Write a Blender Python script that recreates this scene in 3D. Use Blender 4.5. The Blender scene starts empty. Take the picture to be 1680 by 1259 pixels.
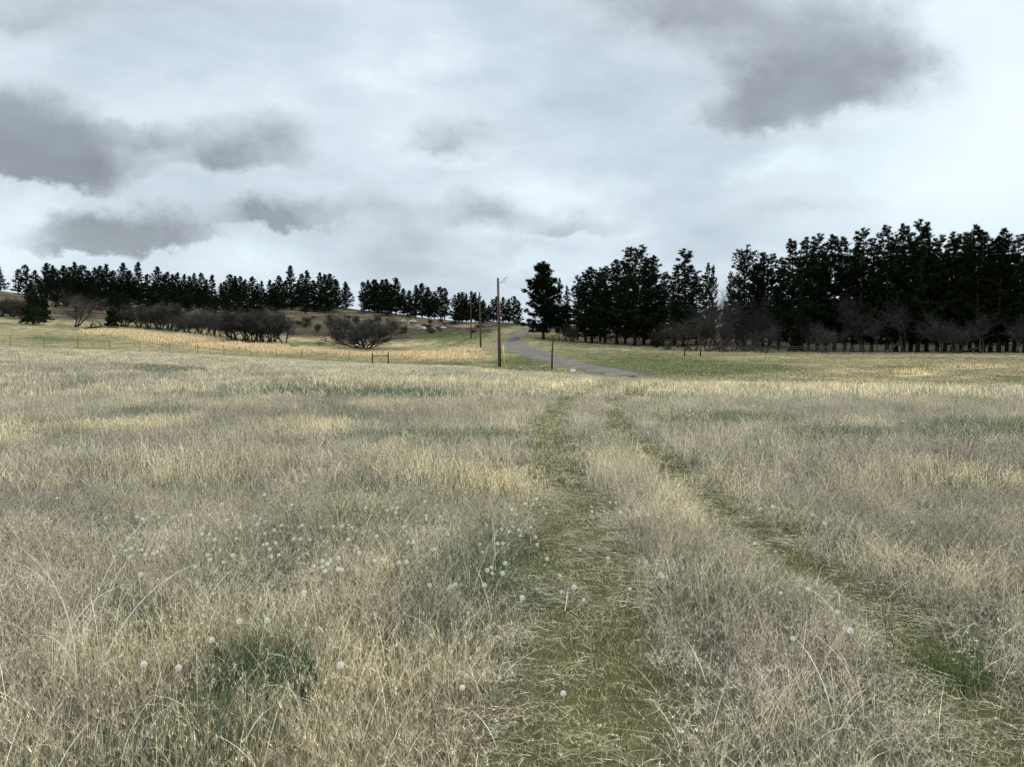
import bpy, math, random
import numpy as np
from mathutils import Vector
random.seed(7); RNG = np.random.default_rng(7)
R = math.radians
F = 1262.0; HZ = 570.0; CAMZ = 1.6; CX = 840.0
scene = bpy.context.scene
COL = scene.collection

# ------------------------------------------------------------------ noise
def _h(i, j, s):
    n = (i * 374761393 + j * 668265263 + s * 974634777) & 0x7fffffff
    n = ((n ^ (n >> 13)) * 1274126177) & 0x7fffffff
    n = n ^ (n >> 16)
    return (n & 0xffff) / 65535.0
def vnoise(x, y, s=0):
    x = np.asarray(x, float); y = np.asarray(y, float)
    i = np.floor(x).astype(np.int64); j = np.floor(y).astype(np.int64)
    fx = x - i; fy = y - j
    fx = fx*fx*(3-2*fx); fy = fy*fy*(3-2*fy)
    a = _h(i, j, s); b = _h(i+1, j, s); c = _h(i, j+1, s); d = _h(i+1, j+1, s)
    return (a*(1-fx)+b*fx)*(1-fy) + (c*(1-fx)+d*fx)*fy
def fbm(x, y, s=0, o=3):
    t = 0; a = 0.5; n = 0
    for k in range(o):
        t = t + a*vnoise(x*2**k, y*2**k, s+k); n += a; a *= .5
    return t/n
def sstep(a, b, x):
    t = np.clip((x-a)/(b-a), 0, 1); return t*t*(3-2*t)

# ------------------------------------------------------------------ terrain heights
TY = [0, 20, 33, 45, 60, 80, 100, 125, 150, 180, 220, 260, 320, 600]
TAB = {
 -300:[0,0,.1,.4,.9,1.7,2.6,5.2,8.5,12.5,18,22.5,23,21],
 0:   [0,0,.1,.35,.7,1.25,1.9,4.2,7.0,10.5,16,21.5,22,20],
 100: [0,0,.1,.3,.6,1.1,1.6,3.5,6.0,9.5,14,17.5,17.5,17],
 300: [0,0,.08,.2,.35,.55,.7,2.2,4.0,8,13,17.5,17,16],
 500: [0,0,.03,.05,.0,-.1,-.25,.3,1.8,4.6,10.5,16.4,16,15],
 640: [0,0,0,0,-.1,-.45,-.85,-.7,.7,3,8.5,13,12.5,12],
 780: [0,0,-.02,-.05,-.2,-.45,-.3,1.5,3.4,6,8.8,9.6,9,8],
 860: [0,0,-.04,-.1,-.35,-.5,.3,1.6,3.6,6.7,8.7,9.0,8.5,7],
 950: [0,0,-.08,-.2,-.5,-.4,.3,1.4,2.3,4.6,7.5,8.0,7.5,7],
 1100:[0,0,-.12,-.35,-.5,-.15,.5,1.0,2.2,4.6,6.5,7.2,7,7],
 1250:[0,0,-.15,-.5,-.45,0,.45,.8,2.5,5.4,7.3,7.8,7,7],
 1680:[0,0,-.2,-.65,-.4,.15,.7,1.0,2.8,5.6,7.5,8,8,7],
 2200:[0,0,-.2,-.6,-.3,.3,.9,1.4,3,6,8,9,9,8]}
US = np.linspace(-1.3, 1.3, 131); YS = np.arange(0, 602, 2.0)
ks = sorted(TAB); uk = np.array([(k-CX)/F for k in ks])
g1 = np.array([np.interp(YS, TY, TAB[k]) for k in ks])
ZT = np.array([np.interp(US, uk, g1[:, j]) for j in range(len(YS))]).T
for _ in range(3):
    Z2 = ZT.copy(); Z2[1:-1] = (ZT[:-2]+2*ZT[1:-1]+ZT[2:])/4; ZT = Z2
for _ in range(6):
    Z2 = ZT.copy(); Z2[:, 1:-1] = (ZT[:, :-2]+2*ZT[:, 1:-1]+ZT[:, 2:])/4; ZT = Z2
TRL = ([-2, 2.9, 4.7, 6.1, 8.8, 12, 15.5, 22.4, 28.8, 36, 46, 54], [.30, .33, .45, .56, .60, .64, .74, 1.6, 2.9, 5.3, 9.0, 11.6])
TRR = ([-2, 2.9, 4.2, 5.6, 7, 8.8, 10.1, 15.5, 22.4, 26.9, 33.7, 46, 54], [1.95, 2.02, 2.16, 2.12, 2.1, 2.04, 2.06, 2.12, 3.1, 4.3, 6.6, 10.9, 13.6])
def track_d(X, Y):
    w = 0.05*np.sin(Y*1.7)+.03*np.sin(Y*4.1)
    return (X-np.interp(Y, *TRL)-w), (X-np.interp(Y, *TRR)-w*.8)
def TZ(X, Y):
    X = np.asarray(X, float); Y = np.asarray(Y, float)
    Yc = np.clip(Y, 0.0, 598); u = np.clip(X/np.maximum(Y, 6), -1.29, 1.29)
    a = (u+1.3)/0.02; i = np.clip(np.floor(a).astype(int), 0, 129); fa = a-i
    b = Yc/2; j = np.clip(np.floor(b).astype(int), 0, 299); fb = b-j
    z = (ZT[i, j]*(1-fa)+ZT[i+1, j]*fa)*(1-fb)+(ZT[i, j+1]*(1-fa)+ZT[i+1, j+1]*fa)*fb
    dl, dr = track_d(X, Y)
    rut = np.exp(-(dl/.2)**2)+np.exp(-(dr/.17)**2)
    near = 1-sstep(35, 55, Y)
    z = z + near*(0.05*(fbm(X*.9, Y*.9, 3)-.5) - 0.05*rut)
    far = sstep(160, 200, Y)*(1-sstep(240, 300, Y)*.5)
    z = z + far*1.6*(fbm(X*.07, Y*.07, 9)-.5) + sstep(120, 160, Y)*.25*(fbm(X*.3, Y*.3, 12)-.5)
    return z
def tz(x, y): return float(TZ(x, y))
def solveY(px, row, y0=20, y1=300):
    u = (px-CX)/F
    ys = np.arange(y0, y1, .25)
    r = HZ + (CAMZ-TZ(u*ys, ys))/ys*F
    k = np.where(r <= row)[0]
    return float(ys[k[0]]) if len(k) else y1
def at(px, Y):
    x = (px-CX)/F*Y
    return x, Y, tz(x, Y)

# tall meadow ends at this depth (a mown dip and the fence lie beyond)
def edgeY(X, Y):
    px = CX+F*X/np.maximum(Y, 8)
    e = np.interp(px, [-300, 0, 300, 500, 640, 720, 780, 860, 950, 1040, 1300, 1680, 2200], [82, 86, 95, 101, 97, 80, 66, 54, 46, 41, 38, 35, 34])
    return e + 3*(fbm(X*.3, Y*.3, 31)-.5)

# ------------------------------------------------------------------ where colours grow
TAN = np.array([.60, .545, .41]); PURP = np.array([.43, .38, .31]); STRAW = np.array([.86, .75, .50])
PINK = np.array([.56, .49, .40]); GOLD = np.array([.82, .67, .43]); OLIVE = np.array([.20, .19, .085])
def ell(px, row, L):
    m = np.zeros_like(px)
    for (cx, cy, rx, ry, s) in L:
        d = np.sqrt(((px-cx)/rx)**2+((row-cy)/ry)**2)
        m = np.maximum(m, s*(1-sstep(.45, 1.25, d)))
    return m
STRAWP = [(1020, 775, 70, 32, 1), (800, 805, 110, 45, 1), (640, 775, 90, 16, 1), (850, 785, 60, 20, .8), (1110, 850, 60, 70, .6), (290, 785, 200, 30, .5), (40, 800, 90, 22, .5), (1450, 800, 150, 25, .45), (1000, 632, 500, 9, .7), (1300, 640, 600, 12, .7), (200, 575, 300, 8, .5)]
PURPP = [(620, 1050, 120, 60, .9), (330, 730, 260, 16, .8), (1600, 775, 120, 30, .9), (70, 830, 110, 50, .9), (150, 960, 90, 50, .6), (1550, 900, 100, 50, .5), (200, 620, 300, 14, .7), (500, 690, 300, 18, .7), (100, 1150, 150, 60, .6), (1100, 1000, 80, 60, .4), (1250, 680, 250, 10, .5)]
PINKP = [(1260, 1110, 170, 80, .9), (1150, 840, 60, 30, .5), (800, 1200, 100, 50, .3)]
GREENP = [(450, 1112, 90, 30, .75), (1575, 1075, 55, 32, .9), (220, 1045, 60, 35, .8), (265, 615, 80, 6, .9), (650, 652, 130, 14, .9), (490, 645, 110, 9, .7), (760, 722, 170, 12, .75), (1190, 694, 140, 15, .9), (1390, 718, 130, 13, .8), (1610, 712, 160, 22, .9), (840, 950, 110, 110, .32), (1430, 985, 45, 18, .7), (520, 640, 160, 10, .4), (260, 680, 160, 12, .4), (70, 720, 90, 10, .5), (1110, 1140, 60, 40, .5), (700, 1080, 100, 60, .35), (410, 985, 90, 30, .35)]
def meadow(X, Y):
    """dry colour (n,3) and share of green blades for the tall meadow"""
    px = CX+F*X/np.maximum(Y, 2.2); row = HZ+F*CAMZ/np.maximum(Y, 2.2)
    n1 = fbm(X*.55, Y*.4, 41); n2 = fbm(X*1.7, Y*1.3, 47); n3 = fbm(X*.25, Y*.12, 53)
    wx = 30*(n2-.5); px2 = px+wx; row2 = row+wx*.25
    s = np.clip(ell(px2, row2, STRAWP)+.9*sstep(.52, .8, n1)-.1, 0, 1)
    p = np.clip(ell(px2, row2, PURPP)+.8*sstep(.5, .75, n3)*.6, 0, 1)
    k = ell(px2, row2, PINKP)
    g = np.clip(.27+ell(px2, row2, GREENP)+.5*sstep(.55, .8, fbm(X*.8+9, Y*.6, 61)), 0, 1)
    c = TAN[None]*np.ones((len(X), 1))
    c = c*(1-p[:, None]*.8)+PURP*p[:, None]*.8
    c = c*(1-k[:, None])+PINK*k[:, None]
    c = c*(1-s[:, None]*.8)+STRAW*s[:, None]*.8
    c = c*(.42+.65*n2+.5*vnoise(X*6, Y*6, 49))[:, None]
    return c, g
# road: centre line traced on the terrain
RPX = [(1040, 619, 53), (1020, 614, 56), (980, 606, 60), (930, 595, 60), (890, 584.5, 70), (862, 575, 80), (846, 565, 100), (844, 556, 120), (856, 548, 130), (872, 541, 140), (878, 534, 160)]
RP = []
for (px, row, y0) in RPX:
    Y = solveY(px, row, y0 if row > 600 else 60, 230) if px < 1040 else y0 - 2
    RP.append(((px-CX)/F*Y, Y))
RP = np.array(RP)
def catmull(P, n=10):
    out = []
    Q = np.vstack([2*P[0]-P[1], P, 2*P[-1]-P[-2]])
    for i in range(1, len(Q)-2):
        for k in range(n):
            t = k/n
            out.append(.5*((2*Q[i])+(-Q[i-1]+Q[i+1])*t+(2*Q[i-1]-5*Q[i]+4*Q[i+1]-Q[i+2])*t*t+(-Q[i-1]+3*Q[i]-3*Q[i+1]+Q[i+2])*t**3))
    out.append(Q[-2]); return np.array(out)
RC = catmull(RP, 12)
def road_d(X, Y):
    d = np.full(len(X), 1e9)
    for p in RC[::2]:
        d = np.minimum(d, (X-p[0])**2+(Y-p[1])**2)
    return np.sqrt(d)
FARGREEN = [(860, 593, 60, 12, 1), (960, 588, 60, 12, .7), (1060, 598, 140, 20, 1), (1180, 606, 150, 12, .9), (745, 552, 70, 9, 1), (850, 605, 80, 6, .8), (730, 600, 60, 5, .7), (1100, 585, 120, 5, .5), (590, 573, 70, 4, .8), (520, 567, 60, 5, .8), (100, 558, 200, 10, .4), (1660, 622, 60, 6, .8), (1500, 602, 90, 3, .5)]
FARGOLD = [(200, 548, 70, 5, 1), (290, 557, 90, 7, 1), (390, 570, 90, 5, 1), (490, 576, 90, 4.5, .9), (560, 579, 60, 3.5, .6), (640, 583, 90, 4, .9), (740, 588, 60, 5, 1), (550, 558, 80, 4, .5), (640, 566, 90, 4, .5), (755, 578, 40, 4, .5), (1500, 613, 40, 5, .7), (1580, 602, 80, 4, .5), (1400, 610, 60, 3, .3), (765, 535, 25, 4, .8)]
HILL = np.array([.105, .082, .058]); FIELD2 = np.array([.33, .285, .17]); LITTER = np.array([.085, .07, .05])
def farfield(X, Y, Z):
    px = CX+F*X/np.maximum(Y, 8); row = HZ+(CAMZ-Z)/np.maximum(Y, 8)*F
    n = fbm(X*.12, Y*.12, 71); n2 = fbm(X*.5, Y*.3, 75)
    px2 = px+30*(n-.5); row2 = row+6*(n2-.5)
    g = np.clip(ell(px2, row2, FARGREEN)+.5*sstep(.45, .7, n), 0, 1)
    go = ell(px2, row2, FARGOLD)
    hy = np.interp(px, [0, 300, 500, 640, 720, 800, 860, 900, 1000, 1100, 1400, 1680], [158, 165, 168, 172, 165, 160, 190, 175, 150, 140, 124, 112])
    h = sstep(-4, 8, Y-hy)
    wood = h*sstep(870, 930, px)
    c = FIELD2[None]*(.7+.6*n2)[:, None]
    c = c*(1-go[:, None])+GOLD*go[:, None]*.9
    hc = HILL[None]*(.6+.9*fbm(X*.2, Y*.2, 77))[:, None]
    pale = sstep(.6, .75, fbm(X*.35, Y*.25, 79))[:, None]*.5
    hc = hc*(1-pale)+TAN*.6*pale
    c = c*(1-h[:, None])+hc*h[:, None]
    c = c*(1-wood[:, None])+(LITTER*(.7+1.1*n2[:, None]))*wood[:, None]
    g = g*(1-.75*h)+ell(px2, row2, [FARGREEN[4]])*h
    return c, np.clip(g, 0, 1), go, h, wood

# ------------------------------------------------------------------ materials
def newmat(name):
    m = bpy.data.materials.new(name); m.use_nodes = True
    nt = m.node_tree; nt.nodes.clear()
    return m, nt, nt.nodes, nt.links
def out(nt, sh):
    o = nt.nodes.new('ShaderNodeOutputMaterial'); nt.links.new(sh, o.inputs['Surface'])
def mixc(nt, f, a, b, typ='MIX'):
    n = nt.nodes.new('ShaderNodeMix'); n.data_type = 'RGBA'; n.blend_type = typ
    for s, v in ((n.inputs[0], f), (n.inputs[6], a), (n.inputs[7], b)):
        if isinstance(v, (int, float)): s.default_value = v
        elif isinstance(v, (tuple, list)): s.default_value = (*v[:3], 1)
        else: nt.links.new(v, s)
    return n.outputs[2]
def math_(nt, op, a, b=0.0, c=0.0, clamp=False):
    n = nt.nodes.new('ShaderNodeMath'); n.operation = op; n.use_clamp = clamp
    for s, v in zip(n.inputs, (a, b, c)):
        if isinstance(v, (int, float)): s.default_value = v
        else: nt.links.new(v, s)
    return n.outputs[0]
def noise(nt, scale, detail=4, vec=None, rough=.6):
    n = nt.nodes.new('ShaderNodeTexNoise'); n.inputs['Scale'].default_value = scale
    n.inputs['Detail'].default_value = detail; n.inputs['Roughness'].default_value = rough
    if vec is not None: nt.links.new(vec, n.inputs['Vector'])
    return n.outputs['Fac']
def ramp(nt, f, pts):
    n = nt.nodes.new('ShaderNodeValToRGB'); e = n.color_ramp.elements
    while len(e) < len(pts): e.new(.5)
    for k, (p, c) in enumerate(pts):
        e[k].position = p; e[k].color = (*c, 1) if len(c) == 3 else c
    nt.links.new(f, n.inputs[0]); return n.outputs[0]
def simple(name, a, b, scale=8, rough=.85, detail=5, bump=0.0, stretch=None):
    m, nt, N, L = newmat(name)
    tc = N.new('ShaderNodeTexCoord'); v = tc.outputs['Object']
    if stretch:
        mp = N.new('ShaderNodeMapping'); mp.inputs['Scale'].default_value = stretch; L.new(v, mp.inputs[0]); v = mp.outputs[0]
    f = noise(nt, scale, detail, v)
    c = ramp(nt, f, [(.3, a), (.7, b)])
    p = N.new('ShaderNodeBsdfPrincipled'); L.new(c, p.inputs['Base Color']); p.inputs['Roughness'].default_value = rough
    p.inputs['Specular IOR Level'].default_value = .25
    if bump:
        bn = N.new('ShaderNodeBump'); bn.inputs['Strength'].default_value = bump; bn.inputs['Distance'].default_value = .03
        L.new(f, bn.inputs['Height']); L.new(bn.outputs[0], p.inputs['Normal'])
    out(nt, p.outputs[0]); return m
def leafy(name, cols, transl=.3, objrand=.25):
    """foliage: per-face colour attribute 'bl' picks the tone, per-object random shifts it"""
    m, nt, N, L = newmat(name)
    at_ = N.new('ShaderNodeAttribute'); at_.attribute_name = 'bl'
    sp = N.new('ShaderNodeSeparateColor'); L.new(at_.outputs['Color'], sp.inputs[0])
    c = ramp(nt, sp.outputs[0], [(i/(len(cols)-1), k) for i, k in enumerate(cols)])
    oi = N.new('ShaderNodeObjectInfo')
    v = math_(nt, 'MULTIPLY_ADD', oi.outputs['Random'], objrand*2, 1-objrand)
    hs = N.new('ShaderNodeHueSaturation'); L.new(c, hs.inputs['Color']); L.new(v, hs.inputs['Value'])
    d = N.new('ShaderNodeBsdfDiffuse'); L.new(hs.outputs[0], d.inputs[0])
    t = N.new('ShaderNodeBsdfTranslucent'); L.new(hs.outputs[0], t.inputs[0])
    mx = N.new('ShaderNodeMixShader'); mx.inputs[0].default_value = transl
    L.new(d.outputs[0], mx.inputs[1]); L.new(t.outputs[0], mx.inputs[2])
    out(nt, mx.outputs[0]); return m
def grass_mat():
    m, nt, N, L = newmat('grass_blades')
    b = N.new('ShaderNodeAttribute'); b.attribute_name = 'bl'
    s = N.new('ShaderNodeSeparateColor'); L.new(b.outputs['Color'], s.inputs[0])
    ti = N.new('ShaderNodeAttribute'); ti.attribute_type = 'INSTANCER'; ti.attribute_name = 'tint'
    gr = N.new('ShaderNodeAttribute'); gr.attribute_type = 'INSTANCER'; gr.attribute_name = 'grn'
    tone = ramp(nt, s.outputs[0], [(0, (.07, .06, .045)), (.35, (.36, .34, .30)), (.65, (.95, .93, .88)), (.85, (1.5, 1.47, 1.4)), (1, (1.8, 1.77, 1.66))])
    dry = mixc(nt, 1.0, ti.outputs['Color'], tone, 'MULTIPLY')
    green = ramp(nt, s.outputs[0], [(0, (.018, .036, .014)), (.5, (.055, .10, .035)), (.8, (.11, .17, .06)), (1, (.2, .25, .10))])
    isg = math_(nt, 'LESS_THAN', s.outputs[1], gr.outputs['Fac'])
    c = mixc(nt, isg, dry, green)
    d = N.new('ShaderNodeBsdfDiffuse'); L.new(c, d.inputs[0])
    t = N.new('ShaderNodeBsdfTranslucent'); L.new(c, t.inputs[0])
    g = N.new('ShaderNodeBsdfGlossy'); g.inputs['Roughness'].default_value = .45; g.inputs[0].default_value = (.9, .9, .85, 1)
    mx = N.new('ShaderNodeMixShader'); mx.inputs[0].default_value = .18
    L.new(d.outputs[0], mx.inputs[1]); L.new(t.outputs[0], mx.inputs[2])
    m2 = N.new('ShaderNodeMixShader'); m2.inputs[0].default_value = .04
    L.new(mx.outputs[0], m2.inputs[1]); L.new(g.outputs[0], m2.inputs[2])
    out(nt, m2.outputs[0]); return m
def ground_mat():
    m, nt, N, L = newmat('meadow_ground')
    a = N.new('ShaderNodeAttribute'); a.attribute_name = 'gc'
    ge = N.new('ShaderNodeNewGeometry')
    n1 = noise(nt, 9, 6, ge.outputs['Position'], .75); n2 = noise(nt, .9, 6, ge.outputs['Position'], .7)
    k = ramp(nt, n1, [(.3, (.55, .55, .55)), (.7, (1.4, 1.38, 1.3))])
    k2 = ramp(nt, n2, [(.3, (.65, .65, .65)), (.7, (1.3, 1.3, 1.25))])
    c = mixc(nt, 1.0, mixc(nt, 1.0, a.outputs['Color'], k, 'MULTIPLY'), k2, 'MULTIPLY')
    d = N.new('ShaderNodeBsdfDiffuse'); L.new(c, d.inputs[0]); d.inputs[1].default_value = 1
    bn = N.new('ShaderNodeBump'); bn.inputs['Strength'].default_value = .9; bn.inputs['Distance'].default_value = .05
    L.new(n1, bn.inputs['Height']); L.new(bn.outputs[0], d.inputs['Normal'])
    out(nt, d.outputs[0]); return m
M = dict(
 grass=grass_mat(), ground=ground_mat(),
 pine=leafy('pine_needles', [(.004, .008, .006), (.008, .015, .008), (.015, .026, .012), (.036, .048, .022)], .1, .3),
 juniper=leafy('juniper_foliage', [(.008, .014, .008), (.02, .03, .013), (.04, .05, .022)], .12, .2),
 twig=leafy('grey_twigs', [(.038, .036, .033), (.068, .064, .059), (.12, .112, .103)], 0, .3),
 dtwigs=leafy('dark_twigs', [(.022, .02, .019), (.045, .041, .038), (.085, .078, .073)], 0, .4),
 twig2=leafy('budding_twigs', [(.025, .024, .018), (.05, .048, .034), (.09, .087, .06)], 0, .3),
 bark=simple('pine_bark', (.02, .014, .011), (.06, .038, .028), 3, stretch=(1, 1, .3)),
 bark2=simple('grey_bark', (.025, .022, .02), (.075, .066, .06), 3, stretch=(1, 1, .3)),
 pole=simple('weathered_pole', (.035, .022, .016), (.12, .075, .05), 2.5, bump=.3, stretch=(3, 3, .25)),
 post=simple('old_post_wood', (.02, .017, .015), (.07, .055, .042), 4),
 steel=simple('fence_steel', (.02, .022, .018), (.05, .048, .04), 6, rough=.6),
 wire=simple('fence_wire', (.1, .09, .08), (.2, .18, .16), 5, rough=.5),
 yellow=simple('yellow_guard', (.55, .45, .06), (.7, .6, .12), 3, rough=.5),
 glass=simple('insulator_glaze', (.35, .36, .38), (.5, .5, .52), 5, rough=.3),
 white=simple('white_paint', (.6, .6, .58), (.85, .85, .83), 5, rough=.6),
 rock=simple('sandstone', (.16, .13, .10), (.42, .36, .29), 1.2, bump=.8),
 clock=simple('dandelion_fluff', (.86, .84, .75), (.98, .96, .88), 40, rough=.9),
 stem=simple('dandelion_stem', (.22, .2, .08), (.4, .34, .2), 20),
 core=simple('dandelion_core', (.14, .10, .05), (.3, .22, .12), 60),
 dtwig=simple('dark_twig', (.02, .014, .012), (.06, .04, .03), 10))

# ------------------------------------------------------------------ objects
def mesh_np(name, V, Fc, attrs=None, smooth=False):
    me = bpy.data.meshes.new(name); V = np.asarray(V, np.float32); Fc = np.asarray(Fc, np.int32)
    k = Fc.shape[1]
    me.vertices.add(len(V)); me.vertices.foreach_set('co', V.ravel())
    me.loops.add(Fc.size); me.loops.foreach_set('vertex_index', Fc.ravel())
    me.polygons.add(len(Fc)); me.polygons.foreach_set('loop_start', np.arange(0, Fc.size, k, dtype=np.int32))
    me.polygons.foreach_set('loop_total', np.full(len(Fc), k, np.int32))
    if smooth: me.polygons.foreach_set('use_smooth', np.ones(len(Fc), bool))
    for n, (ty, dat) in (attrs or {}).items():
        a = me.attributes.new(n, ty, 'POINT')
        a.data.foreach_set({'FLOAT_COLOR': 'color', 'FLOAT': 'value', 'FLOAT_VECTOR': 'vector', 'INT': 'value'}[ty], np.asarray(dat, np.float32 if ty != 'INT' else np.int32).ravel())
    me.update(); me.validate(); return me
class MB:
    def __init__(s): s.v = []; s.f = []; s.c = []
    def tube(s, P, r, n=6, c=.5, cap=True):
        b = len(s.v); m = len(P)
        for i, p in enumerate(P):
            p = Vector(p)
            d = (Vector(P[min(i+1, m-1)])-Vector(P[max(i-1, 0)])); d = d.normalized() if d.length > 0 else Vector((0, 0, 1))
            a = Vector((1, 0, 0)) if abs(d.x) < .8 else Vector((0, 1, 0))
            x = d.cross(a).normalized(); y = d.cross(x)
            ri = r[i] if hasattr(r, '__len__') else r
            for k in range(n):
                t = 2*math.pi*k/n
                s.v.append(p+(x*math.cos(t)+y*math.sin(t))*ri); s.c.append(c)
        for i in range(m-1):
            for k in range(n):
                s.f.append((b+i*n+k, b+i*n+(k+1) % n, b+(i+1)*n+(k+1) % n, b+(i+1)*n+k))
        if cap:
            s.f.append(tuple(b+k for k in range(n))[::-1]); s.f.append(tuple(b+(m-1)*n+k for k in range(n)))
    def tri(s, a, b_, c_, col):
        b = len(s.v); s.v += [a, b_, c_]; s.c += [col]*3; s.f.append((b, b+1, b+2))
    def box(s, c, d, rz=0, bev=0):
        b = len(s.v); cs, sn = math.cos(rz), math.sin(rz)
        for z in (-1, 1):
            for y in (-1, 1):
                for x in (-1, 1):
                    X = x*d[0]/2; Y = y*d[1]/2
                    s.v.append(Vector((c[0]+X*cs-Y*sn, c[1]+X*sn+Y*cs, c[2]+z*d[2]/2))); s.c.append(.5)
        for q in ((0, 2, 3, 1), (4, 5, 7, 6), (0, 1, 5, 4), (2, 6, 7, 3), (0, 4, 6, 2), (1, 3, 7, 5)): s.f.append(tuple(b+i for i in q))
    def mesh(s, name, mat, smooth=True):
        me = bpy.data.meshes.new(name); me.from_pydata([tuple(v) for v in s.v], [], s.f)
        a = me.attributes.new('bl', 'FLOAT_COLOR', 'POINT')
        a.data.foreach_set('color', np.repeat(np.array(s.c, np.float32)[:, None], 4, 1).ravel())
        if smooth: me.polygons.foreach_set('use_smooth', np.ones(len(me.polygons), bool))
        me.materials.append(mat); me.update(); return me
def obj(name, me, parent=None, loc=(0, 0, 0)):
    o = bpy.data.objects.new(name, me); COL.objects.link(o); o.location = loc
    if parent: o.parent = parent
    return o
def thing(name, label, cat, loc, rz=0, group=None, scale=(1, 1, 1), me=None):
    o = bpy.data.objects.new(name, me); COL.objects.link(o)
    o.location = loc; o.rotation_euler = (0, 0, rz); o.scale = scale
    o['label'] = label; o['category'] = cat
    if group: o['group'] = group
    return o
def ordn(n):
    W = ['first', 'second', 'third', 'fourth', 'fifth', 'sixth', 'seventh', 'eighth', 'ninth', 'tenth', 'eleventh', 'twelfth', 'thirteenth', 'fourteenth', 'fifteenth', 'sixteenth', 'seventeenth', 'eighteenth', 'nineteenth', 'twentieth']
    return W[n] if n < 20 else ('twenty-' if n < 29 else 'thirty-' if n < 39 else 'forty-')+W[(n-20) % 10] if n not in (29, 39, 49) else {29: 'thirtieth', 39: 'fortieth', 49: 'fiftieth'}[n]

# ------------------------------------------------------------------ ground sheet
def build_ground():
    rows = np.concatenate([np.arange(-60, 0, 6), np.arange(0, 12, .15), np.arange(12, 40, .4), np.arange(40, 300, 1.1), np.arange(300, 1600, 60)])
    cols = np.linspace(-1, 1, 321); cols = np.sign(cols)*np.abs(cols)**1.25*1.9
    A, Y = np.meshgrid(cols, rows); X = A*(np.abs(Y)*.85+14)
    Xf, Yf = X.ravel(), Y.ravel(); Z = TZ(Xf, Yf)
    mc, mg = meadow(Xf, Yf); fc, fg, go, h, wood = farfield(Xf, Yf, Z)
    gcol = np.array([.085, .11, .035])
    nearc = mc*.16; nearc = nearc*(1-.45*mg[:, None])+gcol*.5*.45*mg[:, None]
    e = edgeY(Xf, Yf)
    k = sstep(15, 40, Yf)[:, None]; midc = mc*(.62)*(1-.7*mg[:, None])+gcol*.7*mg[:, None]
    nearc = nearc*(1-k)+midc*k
    dl, dr = track_d(Xf, Yf)
    rut = np.clip(np.exp(-(dl/.38)**4)+np.exp(-(dr/.22)**4), 0, 1)[:, None]*(1-sstep(48, 56, Yf))[:, None]
    nearc = nearc*(1-rut)+np.array([.10, .10, .045])*rut
    fcol = fc*(1-.85*fg[:, None])+np.array([.10, .125, .045])*.85*fg[:, None]
    w = sstep(-1, 1.5, Yf-e)[:, None]
    c = nearc*(1-w)+fcol*w
    rd = road_d(Xf, Yf); v = (np.exp(-(np.maximum(rd-1.7, 0)/1.2)**2)*.6)[:, None]
    c = c*(1-v)+np.array([.13, .12, .10])*v
    n, m = len(rows), len(cols)
    i = np.arange(n-1)[:, None]*m+np.arange(m-1)[None]
    Fc = np.stack([i, i+1, i+m+1, i+m], -1).reshape(-1, 4)
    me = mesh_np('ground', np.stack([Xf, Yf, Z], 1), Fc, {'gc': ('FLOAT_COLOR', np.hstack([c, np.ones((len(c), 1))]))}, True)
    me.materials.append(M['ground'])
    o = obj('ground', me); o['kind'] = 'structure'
build_ground()

# ------------------------------------------------------------------ road
def build_road():
    P = RC; V = []; C = 9
    for i, p in enumerate(P):
        d = P[min(i+1, len(P)-1)]-P[max(i-1, 0)]; d = d/np.hypot(*d); n = np.array([-d[1], d[0]])
        w = 1.5+1.1*sstep(75, 100, p[1])-1.6*sstep(112, 150, p[1])+.15*math.sin(i*.9)+.5*(random.random()-.5)
        w *= min(1, .05+i/9)
        for k in range(C):
            t = k/(C-1)*2-1; q = p+n*t*w
            V.append((q[0], q[1], tz(*q)+.05+.06*(1-t*t)-(.10 if abs(t) == 1 else 0)-.02*math.exp(-((abs(t)-.5)/.15)**2)))
    i = np.arange(len(P)-1)[:, None]*C+np.arange(C-1)[None]
    Fc = np.stack([i, i+1, i+C+1, i+C], -1).reshape(-1, 4)
    m, nt, N, L = newmat('road_gravel')
    ge = N.new('ShaderNodeNewGeometry')
    f = noise(nt, 3, 8, ge.outputs['Position'], .8); f2 = noise(nt, .35, 3, ge.outputs['Position'])
    c = mixc(nt, 1.0, ramp(nt, f, [(.3, (.075, .069, .062)), (.55, (.135, .124, .112)), (.75, (.25, .232, .21))]), ramp(nt, f2, [(.35, (.75, .75, .75)), (.65, (1.15, 1.12, 1.08))]), 'MULTIPLY')
    b = N.new('ShaderNodeBsdfDiffuse'); L.new(c, b.inputs[0])
    bn = N.new('ShaderNodeBump'); bn.inputs['Strength'].default_value = .7; bn.inputs['Distance'].default_value = .04
    L.new(f, bn.inputs['Height']); L.new(bn.outputs[0], b.inputs['Normal']); out(nt, b.outputs[0])
    me = mesh_np('road', V, Fc, None, True); me.materials.append(m)
    me.flip_normals() if me.polygons[0].normal.z < 0 else None
    o = obj('road', me); o['kind'] = 'structure'
build_road()

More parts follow.
